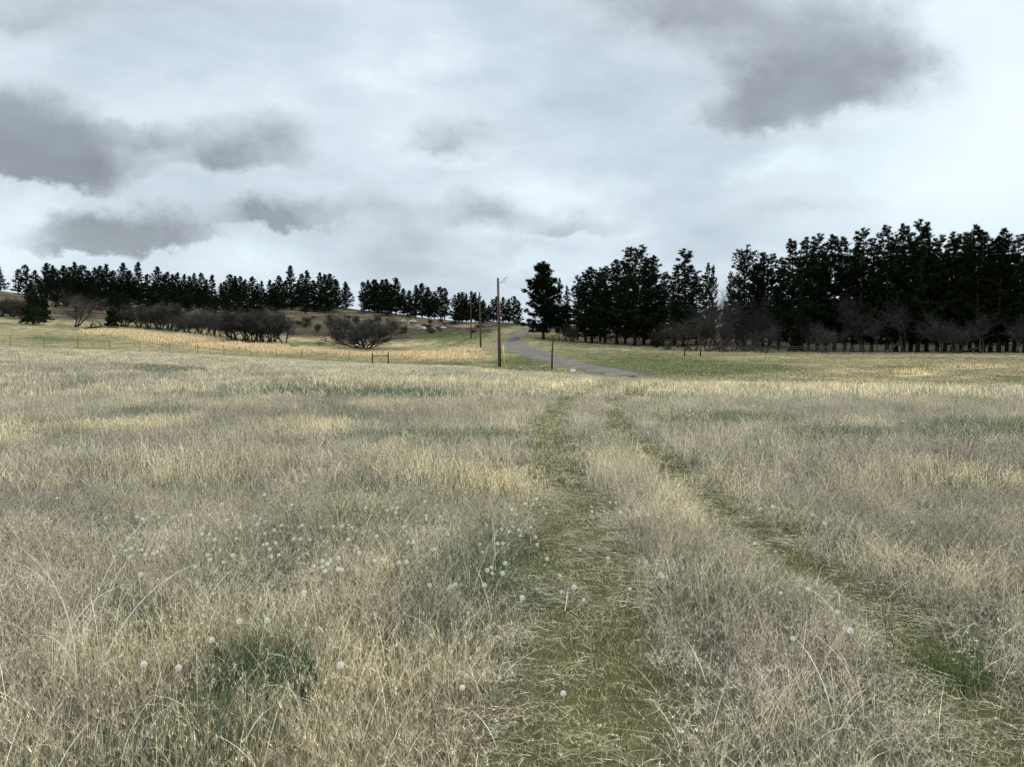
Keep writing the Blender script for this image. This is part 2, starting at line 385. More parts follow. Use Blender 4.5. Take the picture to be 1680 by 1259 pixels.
# ------------------------------------------------------------------ grass clumps
def ribbons(P0, az, th0, th1, L, w, k, tw=None, t0=0.0):
    n = len(P0); t = (np.arange(k+1)/k)
    th = th0[:, None]+(th1-th0)[:, None]*t[None]**1.3
    st = (L/k)[:, None]
    dx = np.sin(th)*st; dz = np.cos(th)*st
    h = np.cumsum(np.hstack([np.zeros((n, 1)), dx[:, :-1]]), 1); z = np.cumsum(np.hstack([np.zeros((n, 1)), dz[:, :-1]]), 1)
    cx = P0[:, 0:1]+h*np.cos(az)[:, None]; cy = P0[:, 1:2]+h*np.sin(az)[:, None]; cz = P0[:, 2:3]+z
    if tw is None: tw = RNG.uniform(0, math.pi, n)
    wx = np.cos(tw); wy = np.sin(tw)
    ww = (w[:, None]*(1-.85*t[None]**2))/2
    A = np.stack([cx-wx[:, None]*ww, cy-wy[:, None]*ww, cz], -1); B = np.stack([cx+wx[:, None]*ww, cy+wy[:, None]*ww, cz], -1)
    V = np.stack([A, B], 2).reshape(-1, 3)
    i = (np.arange(n)*(k+1)*2)[:, None]+(np.arange(k)*2)[None]
    Fc = np.stack([i, i+1, i+3, i+2], -1).reshape(-1, 4)
    ctr = np.stack([cx, cy, cz], -1)
    return V, Fc, ctr
def join(parts):
    V = []; Fs = []; C = []; o = 0
    for v, f, c in parts:
        V.append(v); Fs.append(f+o); C.append(c); o += len(v)
    return np.vstack(V), np.vstack(Fs), np.vstack(C)
def blcol(n, per, tone, grn):
    c = np.stack([tone, grn, np.zeros(n), np.ones(n)], 1)
    return np.repeat(c, per, 0)
def clump(n, rad, hm, w, seed, k=4, lean=.35, bend=.9, seeds=.4, green=1.0, tall=.03, fine=.004, spk=8, low=.45, spkw=1.0):
    global RNG
    RNG = np.random.default_rng(seed); parts = []
    def base(m, r=rad):
        a = RNG.uniform(0, 2*math.pi, m); q = r*np.sqrt(RNG.uniform(0, 1, m)); return np.stack([q*np.cos(a), q*np.sin(a), np.full(m, -.02)], 1)
    nl = int(n*low)                                       # short leaves, some of them green
    L = hm*RNG.uniform(.25, .7, nl)
    V, Fc, _ = ribbons(base(nl), RNG.uniform(0, 6.28, nl), RNG.uniform(0, .6, nl), RNG.uniform(.3, 1.9, nl), L, w*RNG.uniform(.8, 1.5, nl), k)
    parts.append((V, Fc, blcol(nl, (k+1)*2, RNG.uniform(0, .7, nl), RNG.uniform(0, 1, nl))))
    ns = n-nl                                             # stems
    L = hm*RNG.uniform(.55, 1.25, ns)
    th0 = np.abs(RNG.normal(0, lean*.6, ns)); th1 = th0+np.abs(RNG.normal(0, bend, ns))
    V, Fc, ctr = ribbons(base(ns), RNG.uniform(0, 6.28, ns), th0, th1, L, w*RNG.uniform(.5, 1.0, ns), k)
    tone = np.where(RNG.random(ns) < .38, RNG.uniform(.74, .97, ns), RNG.uniform(.12, .62, ns)); gg = RNG.uniform(.33, 1.35, ns)
    parts.append((V, Fc, blcol(ns, (k+1)*2, tone, gg)))
    m = int(ns*seeds)
    if m and spk:
        idx = RNG.integers(0, ns, m); q = np.repeat(idx, spk); tt = RNG.uniform(.55, 1, m*spk)*k
        lo = np.minimum(np.floor(tt).astype(int), k-1); fr = (tt-lo)[:, None]
        P = ctr[q, lo]*(1-fr)+ctr[q, lo+1]*fr
        N_ = m*spk
        V, Fc, _ = ribbons(P, RNG.uniform(0, 6.28, N_), RNG.uniform(.1, 1.2, N_), RNG.uniform(.3, 2.0, N_), RNG.uniform(.010, .03, N_)*spkw, RNG.uniform(.0016, .0032, N_)*spkw, 1)
        parts.append((V, Fc, blcol(N_, 4, np.where(RNG.random(N_) < .3, RNG.uniform(.75, 1, N_), RNG.uniform(.2, .65, N_)), np.repeat(RNG.uniform(.45, 1.5, m), spk))))
    nt_ = max(0, int(n*tall))                             # long pale bent straws
    if nt_:
        L = hm*RNG.uniform(1.1, 1.9, nt_); th0 = np.abs(RNG.normal(0, .35, nt_)); th1 = RNG.uniform(.5, 2.4, nt_)
        V, Fc, _ = ribbons(base(nt_), RNG.uniform(0, 6.28, nt_), th0, th1, L, w*RNG.uniform(1.0, 1.7, nt_), k+2)
        parts.append((V, Fc, blcol(nt_, (k+3)*2, RNG.uniform(.85, 1, nt_), np.full(nt_, 9.))))
    V, Fc, C = join(parts)
    return V, Fc, C
def lying(n, rad, L0, w, seed, across=True):
    global RNG
    RNG = np.random.default_rng(seed); k = 5
    P = np.stack([RNG.uniform(-rad, rad, n), RNG.uniform(-rad, rad, n), RNG.uniform(.002, .03, n)], 1)
    az = np.where(RNG.random(n) < .5, 0, math.pi)+RNG.normal(0, .8, n) if across else RNG.uniform(0, 6.28, n)
    L = L0*RNG.uniform(.5, 1.3, n)
    V = []; th = RNG.normal(1.38, .14, n); th1 = RNG.normal(1.75, .14, n)
    # swept sideways: curve in plan too
    cur = RNG.normal(0, .9, n); t = np.arange(k+1)/k
    a = az[:, None]+cur[:, None]*t[None]; st = (L/k)[:, None]; tt = th[:, None]+(th1-th)[:, None]*t[None]
    x = P[:, :1]+np.cumsum(np.hstack([np.zeros((n, 1)), (np.cos(a)*np.sin(tt)*st)[:, :-1]]), 1)
    y = P[:, 1:2]+np.cumsum(np.hstack([np.zeros((n, 1)), (np.sin(a)*np.sin(tt)*st)[:, :-1]]), 1)
    z = P[:, 2:3]+np.cumsum(np.hstack([np.zeros((n, 1)), (np.cos(tt)*st)[:, :-1]]), 1)
    z = np.maximum(z, .001)
    ww = (w*RNG.uniform(.6, 1.2, n))[:, None]*(1-.8*t[None]**2)/2
    A = np.stack([x+np.sin(a)*ww, y-np.cos(a)*ww, z+ww*.5], -1); B = np.stack([x-np.sin(a)*ww, y+np.cos(a)*ww, z-ww*.5], -1)
    V = np.stack([A, B], 2).reshape(-1, 3)
    i = (np.arange(n)*(k+1)*2)[:, None]+(np.arange(k)*2)[None]
    Fc = np.stack([i, i+1, i+3, i+2], -1).reshape(-1, 4)
    return V, Fc, blcol(n, (k+1)*2, np.clip(RNG.normal(.42, .27, n), 0, 1), RNG.uniform(.3, 4, n))

def collection(name, items):
    c = bpy.data.collections.new(name)
    for i, (V, Fc, C) in enumerate(items):
        me = mesh_np('grass_clump', V, Fc, {'bl': ('FLOAT_COLOR', C)}); me.materials.append(M['grass'])
        o = bpy.data.objects.new('%s_%02d' % (name, i), me); c.objects.link(o)
    return c
def scatter(name, coll, nvar, X, Y, scl, tint, grn, sz=None, dz=0.0, rotfree=True, tilt=.06, label=None):
    n = len(X); rg = np.random.default_rng(len(X))
    Z = TZ(X, Y)+dz
    rz = rg.uniform(0, 6.283, n) if rotfree else rg.normal(0, .35, n)
    rot = np.stack([rg.normal(0, tilt, n), rg.normal(0, tilt, n), rz], 1)
    if sz is None: sz = np.ones(n)
    sc = np.stack([scl, scl, scl*sz], 1)
    me = bpy.data.meshes.new(name); me.vertices.add(n)
    me.vertices.foreach_set('co', np.stack([X, Y, Z], 1).astype(np.float32).ravel())
    def add(nm, ty, d, key):
        a = me.attributes.new(nm, ty, 'POINT'); a.data.foreach_set(key, np.asarray(d).ravel())
    add('rot', 'FLOAT_VECTOR', rot.astype(np.float32), 'vector'); add('scl', 'FLOAT_VECTOR', sc.astype(np.float32), 'vector')
    add('idx', 'INT', rg.integers(0, nvar, n).astype(np.int32), 'value')
    add('tint', 'FLOAT_COLOR', np.hstack([tint, np.ones((n, 1))]).astype(np.float32), 'color'); add('grn', 'FLOAT', grn.astype(np.float32), 'value')
    o = obj(name, me); o['kind'] = 'stuff'
    o['label'] = label; o['category'] = 'grass'
    ng = bpy.data.node_groups.new(name, 'GeometryNodeTree')
    ng.interface.new_socket('Geometry', in_out='INPUT', socket_type='NodeSocketGeometry')
    ng.interface.new_socket('Geometry', in_out='OUTPUT', socket_type='NodeSocketGeometry')
    N, L = ng.nodes, ng.links
    gi = N.new('NodeGroupInput'); go = N.new('NodeGroupOutput'); ip = N.new('GeometryNodeInstanceOnPoints')
    ci = N.new('GeometryNodeCollectionInfo'); ci.inputs['Collection'].default_value = coll
    ci.inputs['Separate Children'].default_value = True; ci.inputs['Reset Children'].default_value = True
    ip.inputs['Pick Instance'].default_value = True
    def na(nm, dt):
        a = N.new('GeometryNodeInputNamedAttribute'); a.data_type = dt; a.inputs[0].default_value = nm; return a.outputs[0]
    er = N.new('FunctionNodeEulerToRotation'); L.new(na('rot', 'FLOAT_VECTOR'), er.inputs[0])
    L.new(gi.outputs[0], ip.inputs['Points']); L.new(ci.outputs[0], ip.inputs['Instance'])
    L.new(na('idx', 'INT'), ip.inputs['Instance Index']); L.new(er.outputs[0], ip.inputs['Rotation']); L.new(na('scl', 'FLOAT_VECTOR'), ip.inputs['Scale'])
    L.new(ip.outputs[0], go.inputs[0])
    md = o.modifiers.new('scatter', 'NODES'); md.node_group = ng
    return o
def jitter_grid(y0, y1, s, k=.8, pad=2.5, seed=1):
    rg = np.random.default_rng(seed); xs = []; ys = []
    y = y0
    while y < y1:
        hw = k*max(y, 0)+pad
        x = np.arange(-hw, hw, s); xs.append(x+rg.uniform(-s*.5, s*.5, len(x))); ys.append(y+rg.uniform(-s*.5, s*.5, len(x))); y += s
    return np.concatenate(xs), np.concatenate(ys)
NEAR = collection('near_clump', [clump(125, .15, .23, .0018, 100+i, k=5, lean=.5, bend=1.15, seeds=.45, spk=11, tall=.03) for i in range(8)])
MID = collection('mid_clump', [clump(125, .22, .23, .0034, 200+i, k=4, lean=.45, bend=.9, seeds=.4, spk=6, tall=.02, spkw=1.6) for i in range(6)])
FAR = collection('far_clump', [clump(330, .62, .23, .011, 300+i, k=3, lean=.4, bend=.6, seeds=0, spk=0, tall=.02) for i in range(5)])
VFAR = collection('distant_clump', [clump(150, 1.1, .3, .035, 400+i, k=2, lean=.4, bend=.5, seeds=0, spk=0, tall=.0) for i in range(4)])
FUZZ = collection('short_clump', [clump(110, .14, .05, .0026, 500+i, k=3, lean=.7, bend=1.2, seeds=0, spk=0, tall=0, low=.6) for i in range(4)])
LIE = collection('flat_straw', [lying(58, .16, .11, .0015, 600+i) for i in range(5)])
LIEM = collection('flat_straw_wide', [lying(44, .22, .17, .003, 650+i) for i in range(4)])

def keep_off_tracks(X, Y, r):
    dl, dr = track_d(X, Y); rg = np.random.default_rng(5)
    f = (fbm(X*3, Y*3, 17)-.5)*.12
    d = np.minimum(np.abs(dl)-np.interp(Y, [2, 9, 14, 25], [.34, .30, .27, .27]), np.abs(dr)-.20)+f
    return d, (d > r) | (Y > 44) | (rg.random(len(X)) < np.where(dl*dl < dr*dr, .10, .07))
def standing(name, coll, nvar, y0, y1, s, r, base, seed, label):
    X, Y = jitter_grid(y0, y1, s, seed=seed)
    d, kp = keep_off_tracks(X, Y, r)
    kp &= Y < edgeY(X, Y)
    kp &= ~((np.abs(X) < .35) & (np.abs(Y) < .35))
    X, Y, d = X[kp], Y[kp], d[kp]
    c, g = meadow(X, Y)
    n = fbm(X*1.1, Y*1.1, 21); n2 = vnoise(X*3.1, Y*3.1, 23)
    hgt = base*(.62+.5*n+.25*n2)*(.28+.72*sstep(-.05, .3, d))
    px = CX+F*X/np.maximum(Y, 2.2); row = HZ+F*CAMZ/np.maximum(Y, 2.2)
    hgt *= 1+.35*ell(px, row, STRAWP)-.2*ell(px, row, GREENP)
    bare = sstep(.62, .75, fbm(X*1.9+5, Y*1.9, 29)); hgt *= 1-.35*bare
    scatter(name, coll, nvar, X, Y, np.full(len(X), 1.0)*(.85+.3*n2), c, g, sz=hgt, label=label)
standing('dry_grass', NEAR, 8, -2, 8.2, .165, .06, 1.0, 11, 'dry tangled grey-tan meadow grass close to the camera')
standing('dry_grass', MID, 6, 8.2, 23, .26, .08, 1.0, 12, 'dry tan meadow grass either side of the wheel ruts')
standing('dry_grass', FAR, 5, 23, 104, .85, .25, 1.05, 13, 'pale dry meadow grass out to the fence line')
# low fuzz under and in the ruts
def rutfuzz(y0, y1, s, coll, nv, seed, lie, nl, ls):
    X, Y = jitter_grid(y0, y1, s, k=.25, pad=2.4, seed=seed)
    dl, dr = track_d(X, Y); kp = (np.abs(dl) < .56) | (np.abs(dr) < .42); X, Y = X[kp], Y[kp]
    n = fbm(X*2, Y*2, 81)[:, None]
    c = np.array([.60, .54, .33])[None]*(.6+.9*n)
    scatter('short_grass', coll, nv, X, Y, np.full(len(X), s/.11), c, .24+.34*sstep(.35, .65, fbm(X*1.2, Y*1.2, 83)), label='short olive green grass on the floor of the wheel ruts')
    X, Y = jitter_grid(y0, y1, ls, k=.25, pad=2.4, seed=seed+1)
    dl, dr = track_d(X, Y); rg = np.random.default_rng(seed)
    nn = fbm(X*1.3, Y*1.3, 87)
    kp = ((np.abs(dl) < .46) | (np.abs(dr) < .32)) & (nn+rg.uniform(-.2, .2, len(X)) > np.where(np.abs(dr) < .35, .40, .49)); X, Y = X[kp], Y[kp]
    n = fbm(X*2, Y*2, 89)[:, None]
    c = (np.array([.34, .30, .17])*(1-n)+np.array([.62, .55, .36])*n)
    scatter('flattened_straw', lie, nl, X, Y, np.full(len(X), 1.0), c, np.full(len(X), .75), dz=.012, rotfree=False, label='straw pressed flat across the wheel ruts')
rutfuzz(0, 9, .095, FUZZ, 4, 21, LIE, 5, .14)
rutfuzz(9, 34, .22, FUZZ, 4, 31, LIEM, 4, .26)
# distant grass: beyond the meadow edge and up the slope
def distant():
    X, Y = jitter_grid(36, 205, 1.6, k=.78, pad=2, seed=41)
    kp = Y > edgeY(X, Y)+.5
    X, Y = X[kp], Y[kp]
    rd = road_d(X, Y); kp = rd > 3.1; X, Y = X[kp], Y[kp]
    Z = TZ(X, Y); c, g, go, h, wood = farfield(X, Y, Z); rg = np.random.default_rng(3)
    kp = (rg.random(len(X)) > .55*wood); X, Y, c, g, go, h, wood = [a[kp] for a in (X, Y, c, g, go, h, wood)]
    sz = (.22+.25*rg.random(len(X)))*(1+2.6*go)*(1+.5*h)
    c = c*(1.25-.25*h[:, None]); c = np.where(go[:, None] > .3, np.maximum(c, GOLD*.8), c)
    scatter('distant_grass', VFAR, 4, X, Y, np.full(len(X), 1.0), c, g*.85*(1-go), sz=sz, label='short pasture grass and golden strips below the hill')
    X, Y = jitter_grid(100, 150, .9, k=.78, pad=2, seed=43)
    Z = TZ(X, Y); c, g, go, h, wood = farfield(X, Y, Z); kp = (go > .35) & (h < .5) & (Y > edgeY(X, Y)+1) & (road_d(X, Y) > 3.5)
    X, Y = X[kp], Y[kp]; rg = np.random.default_rng(4)
    scatter('golden_grass', VFAR, 4, X, Y, np.full(len(X), .9), np.repeat(GOLD[None]*1.05, len(X), 0)*rg.uniform(.85, 1.15, (len(X), 1)), np.zeros(len(X)), sz=1.6+1.1*rg.random(len(X)), label='tall golden grass in a strip below the left hill')
distant()

# ------------------------------------------------------------------ dandelion clocks
Z1 = [(616,820),(775,838),(1517,825),(1057,622),(930,708),(1185,616),(1355,487),(612,403),(490,322),(545,294),(565,322),(617,290),(637,313),(670,307),(690,299),(717,281),(568,285),(626,150),(457,146),(240,52),(918,246),(928,219),(951,244),(975,291),(918,313),(928,335),(988,347),(1034,317),(1050,238),(1065,187),(860,369),(1013,152),(895,218),(1140,135),(1160,147),(1184,159),(1146,171),(1223,200),(1179,217),(1258,177),(1172,267),(1188,263),(1229,259),(1201,287),(1242,314),(1207,321),(1312,241),(1342,241),(1385,244),(1304,86),(1183,37),(1338,187),(1350,178),(1437,188),(1441,340),(1478,342),(1463,355),(1400,366),(1439,370),(1451,390),(1515,328),(1512,380),(1530,382),(845,130),(990,78),(600,140),(700,140)]
Z2 = [(1168,958),(1260,521),(1215,463),(1158,484),(1150,408),(979,512),(889,398),(842,398),(840,372),(820,385),(901,353),(807,452),(867,262),(890,260),(797,300),(787,265),(972,225),(963,198),(937,184),(1017,187),(887,197),(919,206),(1040,232),(1048,267),(1092,332),(1243,290),(1371,330),(1294,93),(1296,115),(1378,73),(1405,73),(1425,117),(1505,118),(1507,133),(1030,80),(1047,60),(1075,97),(1088,123),(995,79),(931,106),(953,128),(580,288),(674,450),(655,460),(557,453),(452,347),(418,350),(307,340),(345,335),(235,303),(482,257),(459,256),(318,227),(443,184),(620,150),(606,138),(544,132),(543,147),(540,68),(405,120),(410,143),(413,98),(392,97),(366,108),(205,188),(225,204),(160,180),(122,183),(187,244),(268,98),(66,186),(705,930),(1470,470)]
Z3 = [(738,468),(672,692),(588,294),(617,484),(933,656),(750,130),(495,257),(15,129),(60,138),(83,410),(70,396),(1203,162),(807,167),(573,92),(517,100),(872,570)]
Z4 = [(98,520),(44,655),(93,662),(83,682),(262,778),(415,555),(670,450),(1033,493),(1001,711),(1292,761),(1427,812),(1500,663),(1489,693),(1165,667),(1515,493),(1650,462),(915,477),(1405,420),(1483,420),(1140,455),(1450,456),(485,338),(570,375),(580,385)]
Z5 = [(430,480),(628,387),(750,460),(785,485),(932,463),(933,510),(687,592),(726,594),(120,610),(960,570),(1315,330),(1205,235),(1250,203),(1075,247),(872,318),(900,322),(934,318),(962,662),(905,687),(410,675),(399,610)]
Z6 = [(655,380),(663,385),(815,398),(982,376),(998,376),(1112,380),(1411,400),(1469,398),(1440,450),(1366,468),(1340,440),(1320,468),(1033,490),(939,455),(930,472),(138,523),(235,408),(213,411),(364,415),(448,415),(1530,482),(1143,627),(497,792)]
D = [(x/2.743, 800+y/2.743) for x, y in Z1]+[(500+x/2.743, 800+y/2.743) for x, y in Z2]+[(1060+x/2.71, 800+y/2.71) for x, y in Z3]
D += [(x/3, 560+y/3) for x, y in Z4]+[(560+x/3, 600+y/3) for x, y in Z5]+[(1100+x/2.897, 560+y/2.897) for x, y in Z6]
rr = random.Random(5)
for (cx, cy, sx, sy, k) in ((600, 680, 190, 26, 26), (1330, 700, 180, 16, 12), (240, 690, 160, 22, 8), (880, 690, 60, 25, 6)):
    for _ in range(k): D.append((rr.gauss(cx, sx*.6), rr.gauss(cy, sy*.6)))
def clock_meshes():
    r = random.Random(3); m = MB(); g = math.pi*(3-math.sqrt(5)); n = 100
    for i in range(n):
        z = 1-2*(i+.5)/n; q = math.sqrt(1-z*z); d = Vector((q*math.cos(g*i), q*math.sin(g*i), z))
        if z < -.93: continue
        a = d.orthogonal().normalized(); a.rotate(__import__('mathutils').Quaternion(d, r.uniform(0, 6.28))); b = d.cross(a)
        R0 = .019*r.uniform(.93, 1.05); p = d*R0
        m.tri(d*.003-a*.0002, d*.003+a*.0002, p, .5)
        for k in range(5):
            t = 2*math.pi*k/5+r.uniform(-.2, .2); e = (a*math.cos(t)+b*math.sin(t))
            m.tri(p-e.cross(d)*.0006, p+e.cross(d)*.0006, p+e*.0062+d*.004, .5)
    head = m.mesh('seed_head', M['clock'], False)
    m = MB()
    m.tube([(0, 0, -.006), (0, 0, -.003), (0, 0, .001), (0, 0, .004)], [.002, .0045, .0045, .001], 8)
    core = m.mesh('seed_core', M['core'])
    m = MB(); m.tube([(.0, .0, -.24), (.006, .003, -.15), (.004, -.002, -.07), (0, 0, -.004)], [.0022, .002, .0017, .0015], 6)
    stem = m.mesh('stem', M['stem'])
    return head, core, stem
HEAD, CORE, STEM = clock_meshes()
special = {0: 'big white dandelion clock, left of the pair at lower left', 1: 'largest white dandelion clock, right one of the pair at lower left', 2: 'big white dandelion clock right of the dark green tuft',
 3: 'white dandelion clock on a stalk above and left of the dark green tuft', 6: 'single white dandelion clock below the cluster, left of centre', 68: 'lowest white dandelion clock on the left rut, near the bottom', 69: 'white dandelion clock inside the left rut, right one of two', 70: 'white dandelion clock at the rut edge just above another'}
base0 = None
for i, (px, row) in enumerate(D):
    if len([1]) and i > 292: break
    h = (.19 if row > 1000 else .15)+.04*random.random()
    Y = (CAMZ-h)*F/(row-HZ); X = (px-CX)/F*Y
    if Y > 40: Y = 40
    zc = CAMZ-(row-HZ)/F*Y
    if i in special: lab, grp = special[i], None
    elif Y > 12: lab, grp = 'tiny far white dandelion clock, a speck in the middle distance grass', 'distant dandelion clocks'
    elif Y > 7.0 and px < 900: lab, grp = 'small white dandelion clock in the straw band left of the ruts', 'dandelion clocks in the straw band'
    elif px < 900: lab, grp = 'white dandelion clock in the loose drift left of the ruts', 'dandelion clocks left of the ruts'
    elif px < 1090: lab, grp = 'white dandelion clock in or beside the left rut', 'dandelion clocks by the left rut'
    else: lab, grp = 'white dandelion clock in the dry grass around the right rut', 'dandelion clocks by the right rut'
    s = random.uniform(.52, .80)*(1.2 if Y < 4.6 and px < 600 else .9 if Y < 5.5 else (.88 if Y < 12 else 1.05))
    t = thing('dandelion_clock', lab, 'dandelion', (X, Y, zc), random.uniform(0, 6), grp, (s, s, s))
    obj('seed_head', HEAD, t)
    if Y < 14:
        obj('seed_core', CORE, t); obj('stem', STEM, t)

# ------------------------------------------------------------------ trees
def pine_meshes(seed, H=16, crown0=.12, wmax=3.2, shape='cone', nbr=90, tuft=.42, dens=9, gap=.15, trunk_r=.24):
    r = random.Random(seed); tr = MB(); cr = MB()
    lean = (r.uniform(-.3, .3), r.uniform(-.3, .3))
    def axis(z): t = z/H; return Vector((lean[0]*t*t*1.5+.1*math.sin(t*6+seed), lean[1]*t*t*1.5, z))
    P = [axis(H*k/10*.985) for k in range(11)]; P[0].z = -.5
    tr.tube(P, [trunk_r*(1.25 if k == 0 else 1)*(1-.93*(k/10)**.9) for k in range(11)], 8)
    sectors = [r.uniform(.7, 1.15) for _ in range(7)]
    for b in range(nbr):
        t = (b+r.random())/nbr
        if shape == 'cone': prof = (1-t)**.75*(.55+.45*min(1, t*6+.3))+.04
        elif shape == 'pond': prof = (1-t)**.5*(.6+.4*min(1, t*5+.3))*(.85+.2*math.sin(t*15+seed))+.05
        elif shape == 'round': prof = math.sqrt(max(0, 1-((t-.38)/.66)**2))
        else: prof = (math.sin(math.pi*(t*.80+.16))**.6)*(.8+.25*math.sin(t*13+seed))*(1-t**6*.6)
        z = H*(crown0+(1-crown0)*t*.97); az = r.uniform(0, 6.283)
        if r.random() < gap*(1-t): continue
        L = wmax*prof*(r.uniform(.55, 1.12) if shape not in ('irr', 'pond') else (r.uniform(.4, 1.2) if shape == 'irr' else r.uniform(.62, 1.1)))*sectors[int(az/6.284*7)]
        if r.random() < .08 and shape == 'irr': L *= 1.25
        L = max(L, .25)
        up = r.uniform(-.12, .35)+t*.55
        d = Vector((math.cos(az), math.sin(az), up)).normalized(); p0 = axis(z)
        bend = r.uniform(.0, .25)*L
        q = lambda s: p0+d*L*s+Vector((0, 0, bend*s*s))
        tr.tube([p0, q(.5), q(.95)], [.055*(L/3+.2), .035*(L/3+.2), .01], 4, cap=False)
        nt_ = max(3, int(dens*L/2.2))
        for k in range(nt_):
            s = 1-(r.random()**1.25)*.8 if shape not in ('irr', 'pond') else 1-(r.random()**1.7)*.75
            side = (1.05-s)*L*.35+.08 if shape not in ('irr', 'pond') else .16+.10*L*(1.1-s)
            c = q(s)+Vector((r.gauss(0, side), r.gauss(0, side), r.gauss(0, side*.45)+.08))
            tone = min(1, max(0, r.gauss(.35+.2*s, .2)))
            T = tuft*r.uniform(.65, 1.2)
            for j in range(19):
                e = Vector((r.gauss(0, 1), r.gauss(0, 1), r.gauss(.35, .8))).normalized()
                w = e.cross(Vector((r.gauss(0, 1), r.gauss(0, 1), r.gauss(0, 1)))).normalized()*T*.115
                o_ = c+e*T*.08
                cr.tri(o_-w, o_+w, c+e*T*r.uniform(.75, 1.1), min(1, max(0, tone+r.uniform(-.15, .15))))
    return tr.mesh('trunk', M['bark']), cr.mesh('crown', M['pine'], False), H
RIDGE = [pine_meshes(10+i, 12, r0, w, sh, nb, .5, 8, gp) for i, (r0, w, sh, nb, gp) in enumerate([(.03, 4.3, 'cone', 105, .05), (.05, 4.8, 'cone', 115, .08), (.05, 4.0, 'cone', 105, .06), (.03, 3.9, 'cone', 100, .1), (.08, 3.9, 'pond', 100, .1), (.03, 4.6, 'cone', 120, .04)])]
BIG = [pine_meshes(30+i, 19, r0, w, sh, nb, .42, 14, gp, .28) for i, (r0, w, sh, nb, gp) in enumerate([(.07, 4.8, 'pond', 100, .06), (.12, 4.4, 'irr', 85, .12), (.22, 4.2, 'pond', 75, .2), (.06, 4.4, 'round', 110, .05), (.1, 5.2, 'cone', 115, .08), (.3, 4.0, 'cone', 75, .25), (.08, 5.8, 'cone', 125, .05)])]
LONE = pine_meshes(81, 15, .10, 6.3, 'pond', 150, .6, 13, .1, .3)
def pine(px, top, Y, var, label, group, wid=1.0, name='pine_tree'):
    x, y, z = at(px, Y)
    h = (HZ-top)/F*Y+CAMZ-z
    tm, cm, H = var; s = h/H*1.02
    sw = s*wid
    t = thing(name, label, 'pine tree', (x, y, z), random.uniform(0, 6.28), group, (sw, sw, s))
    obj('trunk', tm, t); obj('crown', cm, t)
    return t
# the ridge row on the left
ridge = [(3.6,436.6),(34,444),(47,437),(62,445),(82,434),(93,437.5),(106,437.5),(118,441),(127,432.7),(138,438),(148,446),(159,441),(168,438),(178,436),(190,446),(205,433.6),(216,446),(230,432.7),(245,452),(261,439.7),(270,452),(278,448),(287,452),(294,449),(305,452),(313,455),(322.5,450),(332,450),(341,460),(350,453),(364,466),(372,464),(379,452.7),(387,454.5),(396,455),(404,460),(416.7,456),(424,470),(431.5,462.5),(444,461),(451,466),(458.7,454.5),(469,463),(480,438.4),(489,462),(497.6,451),(506,446),(516,462),(527.5,449),(533.7,452.7),(543.5,451),(553,460),(569.4,463.4),(598,465),(606.6,461),(615,460.5),(620,461),(627,460.5),(634.7,460),(643,468),(650,458),(663,475),(673,478),(682,469.6),(693,467),(704,473),(713,480),(723,473),(730,475),(747,485),(753,482),(759.5,481),(765,484),(774,480),(779.6,481.5),(787,487),(792,493),(803,502),(809,492.5),(814.5,488),(826,489),(834.6,492),(843,488),(850,495)]
segs = [(0, 25, 'cut by the left edge of the frame, left of the bare gap'), (25, 150, 'above the spreading bare tree at far left'), (150, 250, 'above the grey bushes at far left'), (250, 345, 'between the grey bushes and the thicket'), (345, 450, 'above the dense grey thicket'), (450, 580, 'just left of the notch in the ridge'), (580, 668, 'just right of the notch in the ridge'), (668, 740, 'above the rocky bank'), (740, 797, 'behind the two farther utility poles'), (797, 860, 'behind the nearest utility pole')]
for (a, b, where) in segs:
    L_ = [p for p in ridge if a <= p[0] < b]
    for i, (px, top) in enumerate(L_):
        ly = [q for q in L_]; tallest = top == min(q[1] for q in L_)
        Y = 250+random.uniform(-12, 10)
        if px > 740: Y = 215+random.uniform(-10, 8)
        wd = 1.0 if px < 580 else .95
        k = (i*5+int(px)) % 6
        lab = 'dark skyline pine %s' % where if len(L_) == 1 else '%s pine %s, %s from the left' % ('tallest' if tallest else 'dark', where, ordn(i))
        h_px = 1
        pine(px, top, Y, RIDGE[k], lab, 'pines along the left ridge', wd*random.uniform(.9, 1.15))
low = [(95, 482, 196), (112, 478, 200), (150, 484, 200), (168, 488, 192), (196, 492, 180), (214, 484, 200), (232, 486, 196), (250, 480, 204), (272, 484, 200), (292, 488, 198), (312, 484, 202), (334, 486, 204), (354, 488, 206), (374, 486, 210), (394, 489, 210), (412, 491, 212), (428, 492, 214), (503, 486, 226), (86, 458, 230), (110, 456, 232), (134, 457, 228), (152, 459, 228), (186, 462, 226), (200, 460, 228), (214, 462, 226), (236, 465, 226), (258, 466, 224), (298, 468, 226), (318, 470, 226), (338, 470, 226), (52, 470, 200), (71, 468, 178), (98, 462, 225), (118, 464, 222), (142, 466, 225), (160, 470, 215), (176, 474, 200), (190, 480, 185), (206, 482, 190), (222, 466, 225), (246, 470, 222), (268, 472, 220), (290, 475, 222), (308, 474, 215), (328, 478, 222), (346, 480, 215), (366, 478, 222), (384, 474, 222), (402, 480, 222), (418, 482, 222), (436, 482, 225), (455, 478, 228)]
low.sort(); i = 0
